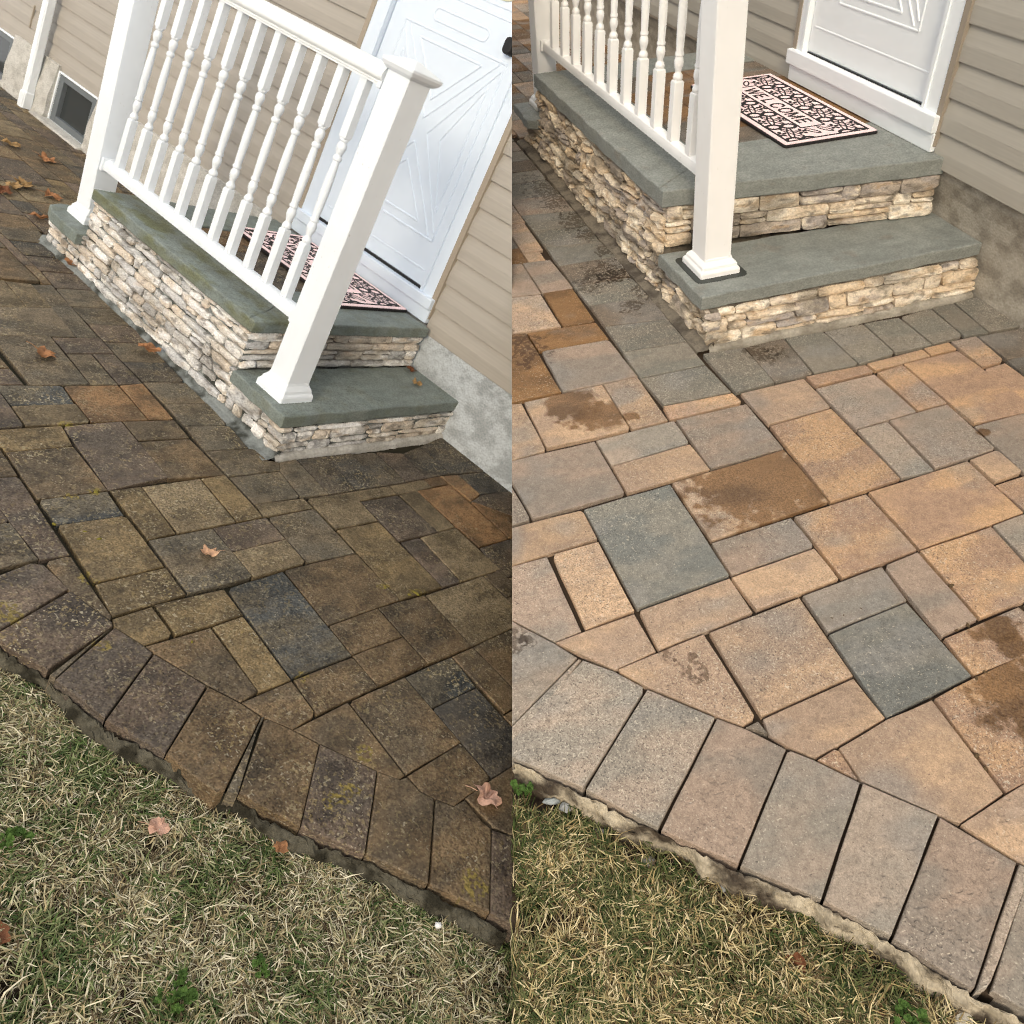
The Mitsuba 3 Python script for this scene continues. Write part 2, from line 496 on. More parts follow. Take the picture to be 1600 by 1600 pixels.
scene['pink_pile'] = principled(mikit.proc(mat_pile), .95, .1)
scene['dark_glass'] = principled((.035, .04, .042), .12, .5)
scene['grey_frame'] = principled((.12, .135, .145), .5, .4)
scene['cream_plastic'] = principled((.78, .74, .55), .4, .4)


def leaf_colour(p, n, uv):
    s = dr.floor(uv.y)
    v = F(p.x * 90 + s, p.y * 90, p.z * 90, 3)
    a = table(mi.UInt32(uv.x), [(.31, .150, .070), (.52, .32, .20), (.15, .060, .028), (.30, .19, .085), (.060, .115, .022), (.56, .34, .25)])
    return a * (.55 + .8 * v)


scene['dry_leaf'] = two(principled(mikit.proc(leaf_colour), .75, .25))
scene['grass_blade'] = two(principled({'type': 'mesh_attribute', 'name': 'vertex_color'}, .7, .2))


def rock_colour(p, n, uv):
    v = F(p.x * 45, p.y * 45, p.z * 45, 4)
    a = table(mi.UInt32(uv.x), [(.33, .34, .34), (.20, .19, .17), (.46, .42, .34), (.62, .62, .62), (.30, .33, .33)])
    return a * (.55 + .8 * v)


scene['rock_face'] = bumped(principled(mikit.proc(rock_colour), .85, .25), coarse, .003)

# ------------------------------------------------------------------ paving: tone, kind (f field, s edging, b border), corners in mm
PAVERS_BEFORE = '''
gf 60,-234 69,-32 26,-3 9,-38 -68,-45 -82,-228
gf 211,-238 219,-61 74,-33 66,-232
gf 71,-31 219,-56 230,57 22,77 26,-1
kf 230,60 233,185 25,223 23,83
kf 232,188 239,316 28,349 26,225
kf 239,320 242,446 43,459 38,330
pf 241,451 243,568 75,589 44,464
kf 243,573 244,714 50,725 76,591
kf 243,719 254,756 270,922 244,932 -7,959 51,729
kf 396,740 416,892 416,923 274,922 261,752
pf 605,810 597,932 419,927 402,736 421,648
of 646,620 654,656 603,804 426,718 426,646
tf 293,143 296,337 248,344 239,151
tf 301,337 299,538 247,542 246,352
of 298,543 301,635 247,642 247,545
of 418,650 397,738 259,746 248,645
of 643,434 649,613 306,639 301,450
tf 524,331 524,425 299,448 303,347
pf 519,132 524,328 304,334 298,152
pf 749,110 755,195 526,228 524,137
tf 755,198 766,407 530,424 528,232
df 801,367 831,635 658,649 650,432
yf 739,-84 747,107 410,135 402,-51
tf 396,-49 403,135 240,155 232,-42
gf 502,-256 515,-73 286,-54 283,-238
tf 274,-249 280,-53 226,-52 213,-237
pf 386,-443 386,-250 281,-245 279,-434
tf 499,-449 501,-261 390,-251 390,-442
yf 274,-347 274,-252 52,-241 53,-329
bf 736,-373 738,-86 517,-71 507,-348
uf 844,-582 851,-387 510,-355 516,-546
bf 961,-596 964,-396 857,-388 851,-581
bf 849,-383 858,-194 741,-183 739,-373
bf 963,-393 968,-203 862,-196 853,-384
bf 969,-199 981,-14 755,10 741,-178
tf 981,-11 984,291 765,306 757,17
bf 876,306 876,391 769,404 766,312
bf 983,296 985,385 879,386 880,302
bf 1197,-519 1203,-322 975,-302 969,-499
uf 1087,-308 1095,-130 983,-110 976,-297
kf 1318,-329 1333,-155 1099,-130 1090,-308
bf 1200,-124 1203,-29 986,-14 983,-107
bf 1203,-22 1154,257 989,285 985,-8
bf 1248,-521 1272,-511 1318,-479 1317,-439 1318,-333 1205,-325 1202,-520
bf 1031,-644 1155,-575 1198,-545 1196,-524 968,-503 970,-675
bf 1407,-435 1446,-410 1502,-368 1332,-129 1321,-332 1319,-437
bf 907,-715 968,-676 961,-599 852,-589 852,-734
yf 844,-681 847,-587 619,-568 621,-659
bf 642,-828 775,-774 850,-736 842,-683 623,-667 616,-837
yf 534,-867 611,-838 610,-762 506,-757 510,-858
yf 611,-755 613,-564 514,-555 501,-746
gf -526,-586 -520,-397 -849,-376 -850,-570
gf -853,-568 -846,-284 -1076,-264 -1056,-552
gf -845,-281 -845,-198 -1279,-172 -1267,-254
tf -1072,-359 -1080,-263 -1275,-252 -1285,-343
tf -1067,-473 -1073,-360 -1293,-345 -1287,-413
pf -729,-375 -730,-202 -842,-195 -842,-372
gf -519,-393 -514,-301 -725,-288 -724,-375
pf -516,-296 -512,-209 -724,-203 -725,-282
uf -415,-691 -405,-505 -518,-490 -532,-688
tf -300,-698 -296,-507 -404,-501 -410,-691
of -295,-504 -287,-317 -506,-305 -514,-487
of -288,-312 -280,-226 -513,-209 -505,-297
pf -296,-810 -299,-704 -493,-692 -507,-738
yf -183,-804 -183,-618 -289,-599 -292,-802
bf 41,-818 43,-629 -177,-619 -179,-804
bf -73,-899 -71,-820 -207,-811 -184,-852
pf 267,-913 270,-844 -67,-820 -73,-920
pf 109,-993 111,-917 55,-918 -53,-941
gf 271,-1040 268,-1004 262,-916 115,-917 110,-983
pf 46,-627 25,-428 -289,-409 -284,-597
bf -177,-412 -167,-237 -274,-228 -287,-404
bf 30,-428 50,-240 -160,-238 -171,-415
uf 152,-820 161,-644 49,-632 45,-817
yf 271,-633 268,-550 49,-529 48,-622
tf 270,-543 273,-352 53,-334 51,-526
gf 495,-650 499,-451 281,-438 277,-634
yf 380,-836 382,-652 162,-640 155,-819
yf 500,-855 495,-657 389,-650 389,-837
bf 388,-901 510,-865 499,-856 273,-844 277,-908
ps -1258,-168 -1258,5 -1401,25 -1400,-154
gs -1101,-182 -1100,-11 -1253,5 -1253,-168
gs -958,-181 -953,-11 -1095,-11 -1096,-182
ps -820,-192 -810,-13 -948,-11 -953,-182
gs -670,-198 -663,-30 -805,-14 -815,-192
ks -528,-199 -519,-36 -658,-30 -665,-198
gs -382,-202 -370,-38 -514,-37 -523,-199
gs -237,-209 -219,-47 -365,-38 -377,-202
gs -88,-225 -74,-62 -214,-47 -232,-209
ps -1547,-157 -1410,-157 -1410,28 -1547,28
ks -1694,-157 -1557,-157 -1557,28 -1694,28
gs -1841,-157 -1704,-157 -1704,28 -1841,28
gf -4957,751 -4957,845 -5198,845 -5198,751
tf -4957,851 -4957,918 -5198,918 -5198,851
pf -4757,751 -4757,919 -4951,918 -4951,751
kf -4457,751 -4457,845 -4751,845 -4751,751
bf -4457,851 -4457,919 -4751,919 -4751,851
bf -4307,751 -4307,845 -4451,845 -4451,751
gf -4307,851 -4307,919 -4451,919 -4451,851
kf -4107,751 -4107,920 -4301,919 -4301,751
bf -3857,751 -3857,845 -4101,845 -4101,751
yf -3857,851 -3857,920 -4101,920 -4101,851
tf -3557,751 -3557,920 -3851,920 -3851,751
pf -3197,751 -3197,845 -3551,845 -3551,751
pf -3197,851 -3197,921 -3551,920 -3551,851
pf -2897,751 -2897,825 -3191,825 -3191,751
bf -2897,831 -2897,921 -3191,921 -3191,831
tf -2597,751 -2597,845 -2891,845 -2891,751
kf -2597,851 -2597,922 -2891,921 -2891,851
bf -2347,751 -2347,825 -2591,825 -2591,751
bf -2347,831 -2347,922 -2591,922 -2591,831
gf -2047,751 -2047,922 -2341,922 -2341,751
kf -1762,751 -1762,923 -2041,922 -2041,751
bf -5069,651 -5069,745 -5198,745 -5198,651
pf -4819,651 -4819,745 -5063,745 -5063,651
bf -4669,651 -4669,745 -4813,745 -4813,651
yf -4369,651 -4369,745 -4663,745 -4663,651
kf -4219,651 -4219,745 -4363,745 -4363,651
pf -4019,651 -4019,745 -4213,745 -4213,651
kf -3769,651 -3769,745 -4013,745 -4013,651
pf -3469,651 -3469,745 -3763,745 -3763,651
bf -3169,651 -3169,745 -3463,745 -3463,651
gf -2919,651 -2919,745 -3163,745 -3163,651
kf -2719,651 -2719,745 -2913,745 -2913,651
pf -2469,651 -2469,745 -2713,745 -2713,651
bf -2219,651 -2219,745 -2463,745 -2463,651
tf -1859,651 -1859,745 -2213,745 -2213,651
yf -1762,651 -1762,745 -1853,745 -1853,651
yf -4911,401 -4911,645 -5198,645 -5198,401
bf -4611,401 -4611,495 -4905,495 -4905,401
bf -4611,501 -4611,645 -4905,645 -4905,501
bf -4361,401 -4361,645 -4605,645 -4605,401
pf -4061,401 -4061,520 -4355,520 -4355,401
kf -4061,526 -4061,645 -4355,645 -4355,526
yf -3761,401 -3761,520 -4055,520 -4055,401
bf -3761,526 -3761,645 -4055,645 -4055,526
yf -3561,401 -3561,645 -3755,645 -3755,401
tf -3261,401 -3261,645 -3555,645 -3555,401
bf -2901,401 -2901,645 -3255,645 -3255,401
bf -2601,401 -2601,495 -2895,495 -2895,401
bf -2601,501 -2601,645 -2895,645 -2895,501
yf -2351,401 -2351,495 -2595,495 -2595,401
pf -2351,501 -2351,645 -2595,645 -2595,501
tf -2101,401 -2101,520 -2345,520 -2345,401
pf -2101,526 -2101,645 -2345,645 -2345,526
bf -1801,401 -1801,645 -2095,645 -2095,401
bf -1762,401 -1762,645 -1795,645 -1795,401
tf 969,645 837,645 810,404 969,401
pf -5094,151 -5094,395 -5198,395 -5198,151
kf -4794,151 -4794,395 -5088,395 -5088,151
kf -4494,151 -4494,395 -4788,395 -4788,151
bf -4244,151 -4244,245 -4488,245 -4488,151
kf -4244,251 -4244,395 -4488,395 -4488,251
kf -3944,151 -3944,245 -4238,245 -4238,151
gf -3944,251 -3944,395 -4238,395 -4238,251
tf -3694,151 -3694,245 -3938,245 -3938,151
pf -3694,251 -3694,395 -3938,395 -3938,251
kf -3334,151 -3334,395 -3688,395 -3688,151
pf -3034,151 -3034,395 -3328,395 -3328,151
bf -2834,151 -2834,395 -3028,395 -3028,151
pf -2474,151 -2474,395 -2828,395 -2828,151
tf -2224,151 -2224,395 -2468,395 -2468,151
bf -1924,151 -1924,270 -2218,270 -2218,151
tf -1924,276 -1924,395 -2218,395 -2218,276
yf -1762,151 -1762,395 -1918,395 -1918,151
yf -5119,51 -5119,145 -5198,145 -5198,51
yf -4759,51 -4759,145 -5113,145 -5113,51
bf -4509,51 -4509,145 -4753,145 -4753,51
gf -4359,51 -4359,145 -4503,145 -4503,51
bf -4109,51 -4109,145 -4353,145 -4353,51
kf -3809,51 -3809,145 -4103,145 -4103,51
gf -3559,51 -3559,145 -3803,145 -3803,51
tf -3259,51 -3259,145 -3553,145 -3553,51
bf -3109,51 -3109,145 -3253,145 -3253,51
kf -2749,51 -2749,145 -3103,145 -3103,51
kf -2449,51 -2449,145 -2743,145 -2743,51
tf -2199,51 -2199,145 -2443,145 -2443,51
kf -2049,51 -2049,145 -2193,145 -2193,51
pf -1762,51 -1762,145 -2043,145 -2043,51
tf -5009,-199 -5009,-105 -5198,-105 -5198,-199
yf -5009,-99 -5009,45 -5198,45 -5198,-99
kf -4709,-199 -4709,45 -5003,45 -5003,-199
yf -4509,-199 -4509,45 -4703,45 -4703,-199
bf -4209,-199 -4209,-80 -4503,-80 -4503,-199
pf -4209,-74 -4209,45 -4503,45 -4503,-74
gf -3909,-199 -3909,-80 -4203,-80 -4203,-199
kf -3909,-74 -3909,45 -4203,45 -4203,-74
bf -3659,-199 -3659,45 -3903,45 -3903,-199
gf -3359,-199 -3359,45 -3653,45 -3653,-199
bf -3059,-199 -3059,45 -3353,45 -3353,-199
yf -2759,-199 -2759,-105 -3053,-105 -3053,-199
gf -2759,-99 -2759,45 -3053,45 -3053,-99
kf -2459,-199 -2459,45 -2753,45 -2753,-199
tf -2259,-199 -2259,45 -2453,45 -2453,-199
pf -2009,-199 -2009,45 -2253,45 -2253,-199
bf -1759,-199 -1759,-161 -1845,-158 -1845,28 -1839,45 -2003,45 -2003,-199
pf -1459,-199 -1459,-161 -1753,-161 -1753,-199
bf -1280,-199 -1284,-170 -1406,-159 -1453,-161 -1453,-199
bf 1326,-149 1328,-114 1341,-133 1341,45 1196,45 1209,-28 1205,-136
pf -4911,-399 -4911,-205 -5198,-205 -5198,-399
gf -4611,-399 -4611,-305 -4905,-305 -4905,-399
bf -4611,-299 -4611,-205 -4905,-205 -4905,-299
pf -4361,-399 -4361,-205 -4605,-205 -4605,-399
tf -4001,-399 -4001,-205 -4355,-205 -4355,-399
pf -3641,-399 -3641,-205 -3995,-205 -3995,-399
kf -3491,-399 -3491,-205 -3635,-205 -3635,-399
tf -3191,-399 -3191,-205 -3485,-205 -3485,-399
pf -2831,-399 -2831,-205 -3185,-205 -3185,-399
bf -2471,-399 -2471,-205 -2825,-205 -2825,-399
bf -2171,-399 -2171,-205 -2465,-205 -2465,-399
tf -1811,-399 -1811,-205 -2165,-205 -2165,-399
gf -1611,-399 -1611,-205 -1805,-205 -1805,-399
bf -1311,-399 -1311,-205 -1605,-205 -1605,-399
bf -4359,-499 -4359,-405 -4503,-405 -4503,-499
pf -3999,-499 -3999,-405 -4353,-405 -4353,-499
gf -3799,-499 -3799,-405 -3993,-405 -3993,-499
pf -3549,-499 -3549,-405 -3793,-405 -3793,-499
bf -3189,-499 -3189,-405 -3543,-405 -3543,-499
pf -2889,-499 -2889,-405 -3183,-405 -3183,-499
pf -2689,-499 -2689,-405 -2883,-405 -2883,-499
gf -2489,-499 -2489,-405 -2683,-405 -2683,-499
bf -2189,-499 -2189,-405 -2483,-405 -2483,-499
pf -1989,-499 -1989,-405 -2183,-405 -2183,-499
bf -1689,-499 -1689,-405 -1983,-405 -1983,-499
bf -1489,-499 -1489,-405 -1683,-405 -1683,-499
tf -1339,-499 -1339,-405 -1483,-405 -1483,-499
tf -1020,-499 -1019,-491 -1292,-417 -1293,-405 -1333,-405 -1333,-499
pf -3639,-599 -3639,-505 -3993,-505 -3993,-599
pf -3339,-599 -3339,-505 -3633,-505 -3633,-599
gf -3039,-599 -3039,-505 -3333,-505 -3333,-599
pf -2739,-599 -2739,-505 -3033,-505 -3033,-599
bf -2489,-599 -2489,-505 -2733,-505 -2733,-599
tf -2129,-599 -2129,-505 -2483,-505 -2483,-599
kf -1879,-599 -1879,-505 -2123,-505 -2123,-599
pf -1729,-599 -1729,-505 -1873,-505 -1873,-599
kf -1529,-599 -1529,-505 -1723,-505 -1723,-599
bf -1169,-599 -1169,-505 -1523,-505 -1523,-599
bf -919,-599 -919,-568 -1060,-557 -1064,-505 -1163,-505 -1163,-599
pf -3264,-749 -3264,-605 -3558,-605 -3558,-749
gf -2904,-749 -2904,-605 -3258,-605 -3258,-749
bf -2604,-749 -2604,-605 -2898,-605 -2898,-749
pf -2404,-749 -2404,-605 -2598,-605 -2598,-749
kf -2204,-749 -2204,-605 -2398,-605 -2398,-749
pf -1844,-749 -1844,-605 -2198,-605 -2198,-749
bf -1694,-749 -1694,-605 -1838,-605 -1838,-749
pf -1334,-749 -1334,-605 -1688,-605 -1688,-749
yf -1084,-749 -1084,-605 -1328,-605 -1328,-749
bf -934,-749 -934,-605 -1078,-605 -1078,-749
bf -634,-749 -634,-605 -928,-605 -928,-749
pf -516,-749 -499,-694 -538,-693 -531,-605 -628,-605 -628,-749
pf -2803,-899 -2803,-755 -3157,-755 -3157,-899
tf -2603,-899 -2603,-755 -2797,-755 -2797,-899
pf -2243,-899 -2243,-755 -2597,-755 -2597,-899
kf -2093,-899 -2093,-755 -2237,-755 -2237,-899
gf -1943,-899 -1943,-755 -2087,-755 -2087,-899
yf -1583,-899 -1583,-755 -1937,-755 -1937,-899
pf -1283,-899 -1283,-755 -1577,-755 -1577,-899
bf -1083,-899 -1083,-755 -1277,-755 -1277,-899
bf -883,-899 -883,-755 -1077,-755 -1077,-899
yf -523,-899 -523,-755 -877,-755 -877,-899
kf -223,-899 -223,-808 -291,-807 -291,-817 -474,-755 -517,-755 -517,-899
pf -217,-899 -86,-899 -187,-856 -217,-805
bf -2107,-1099 -2107,-905 -2401,-905 -2401,-1099
kf -1857,-1099 -1857,-905 -2101,-905 -2101,-1099
bf -1707,-1099 -1707,-1005 -1851,-1005 -1851,-1099
tf -1707,-999 -1707,-905 -1851,-905 -1851,-999
kf -1557,-1099 -1557,-905 -1701,-905 -1701,-1099
tf -1257,-1099 -1257,-905 -1551,-905 -1551,-1099
yf -957,-1099 -957,-1025 -1251,-1025 -1251,-1099
bf -957,-1019 -957,-905 -1251,-905 -1251,-1019
gf -807,-1099 -807,-1005 -951,-1005 -951,-1099
yf -807,-999 -807,-905 -951,-905 -951,-999
bf -557,-1099 -557,-905 -801,-905 -801,-1099
pf -407,-1099 -407,-905 -551,-905 -551,-1099
kf -401,-1098 -257,-1069 -257,-1025 -401,-1025
gf -257,-1019 -257,-905 -401,-905 -401,-1019
kf -251,-1068 -7,-1035 -7,-961 -78,-938 -77,-905 -251,-905
tf 187,-1015 114,-989 113,-1000 -1,-963 -1,-1019
bf -1164,-1249 -1164,-1105 -1308,-1105 -1308,-1249
pf -864,-1224 -864,-1105 -1158,-1105 -1158,-1224
pf -858,-1245 -714,-1193 -714,-1105 -858,-1105
gf -514,-1128 -514,-1105 -708,-1105 -708,-1190
pb 471,-1131 453,-1081 383,-901 334,-907 285,-915 273,-938 289,-1007 300,-1073
pb 479,-1092 509,-1087 595,-1045 530,-869 518,-865 447,-886 395,-897 392,-904 458,-1083 474,-1124
gb 612,-1049 623,-1043 558,-922 533,-871
pb 626,-1044 759,-1007 641,-833 614,-839 537,-868
pb 764,-1006 891,-948 775,-778 645,-831
bb 894,-947 1021,-911 1024,-895 906,-720 852,-738 780,-776
gb 1029,-894 1045,-878 937,-754 911,-715 908,-718
bb 1043,-872 1169,-813 1031,-648 969,-678 912,-712
pb 1171,-812 1288,-738 1155,-578 1033,-646
bb 1291,-736 1410,-669 1279,-508 1249,-525 1204,-525 1200,-546 1158,-576
bb 1414,-666 1529,-601 1407,-444 1386,-450 1322,-443 1318,-482 1283,-506
pb 1531,-599 1574,-579 1625,-561 1499,-387 1448,-412 1411,-443
gb -946,-1283 -975,-1464 -743,-1382 -705,-1196
gb -697,-1193 -735,-1379 -484,-1302 -455,-1116
gb -446,-1113 -475,-1300 -214,-1247 -204,-1065
pb -196,-1064 -206,-1246 95,-1216 47,-1034
gb 55,-1034 103,-1215 276,-1187 285,-1012 285,-1012 274,-1013 276,-1047 200,-1020
'''
OUTER_BEFORE = [(-0.98, -1.47), (-0.74, -1.385), (-0.48, -1.305), (-0.21, -1.25), (0.1, -1.22), (0.3, -1.185), (0.479, -1.092), (0.595, -1.045), (0.626, -1.044), (0.763, -1.006), (0.892, -0.947), (1.043, -0.874), (1.17, -0.813), (1.29, -0.737), (1.412, -0.667), (1.531, -0.6), (1.574, -0.579)]
INNER_BEFORE = [(-0.95, -1.28), (-0.7, -1.19), (-0.45, -1.11), (-0.2, -1.06), (0.05, -1.03), (0.289, -1.007), (0.285, -0.915), (0.384, -0.901), (0.53, -0.869), (0.641, -0.833), (0.777, -0.777), (0.906, -0.719), (1.031, -0.646), (1.156, -0.577), (1.279, -0.508), (1.409, -0.444), (1.448, -0.412)]
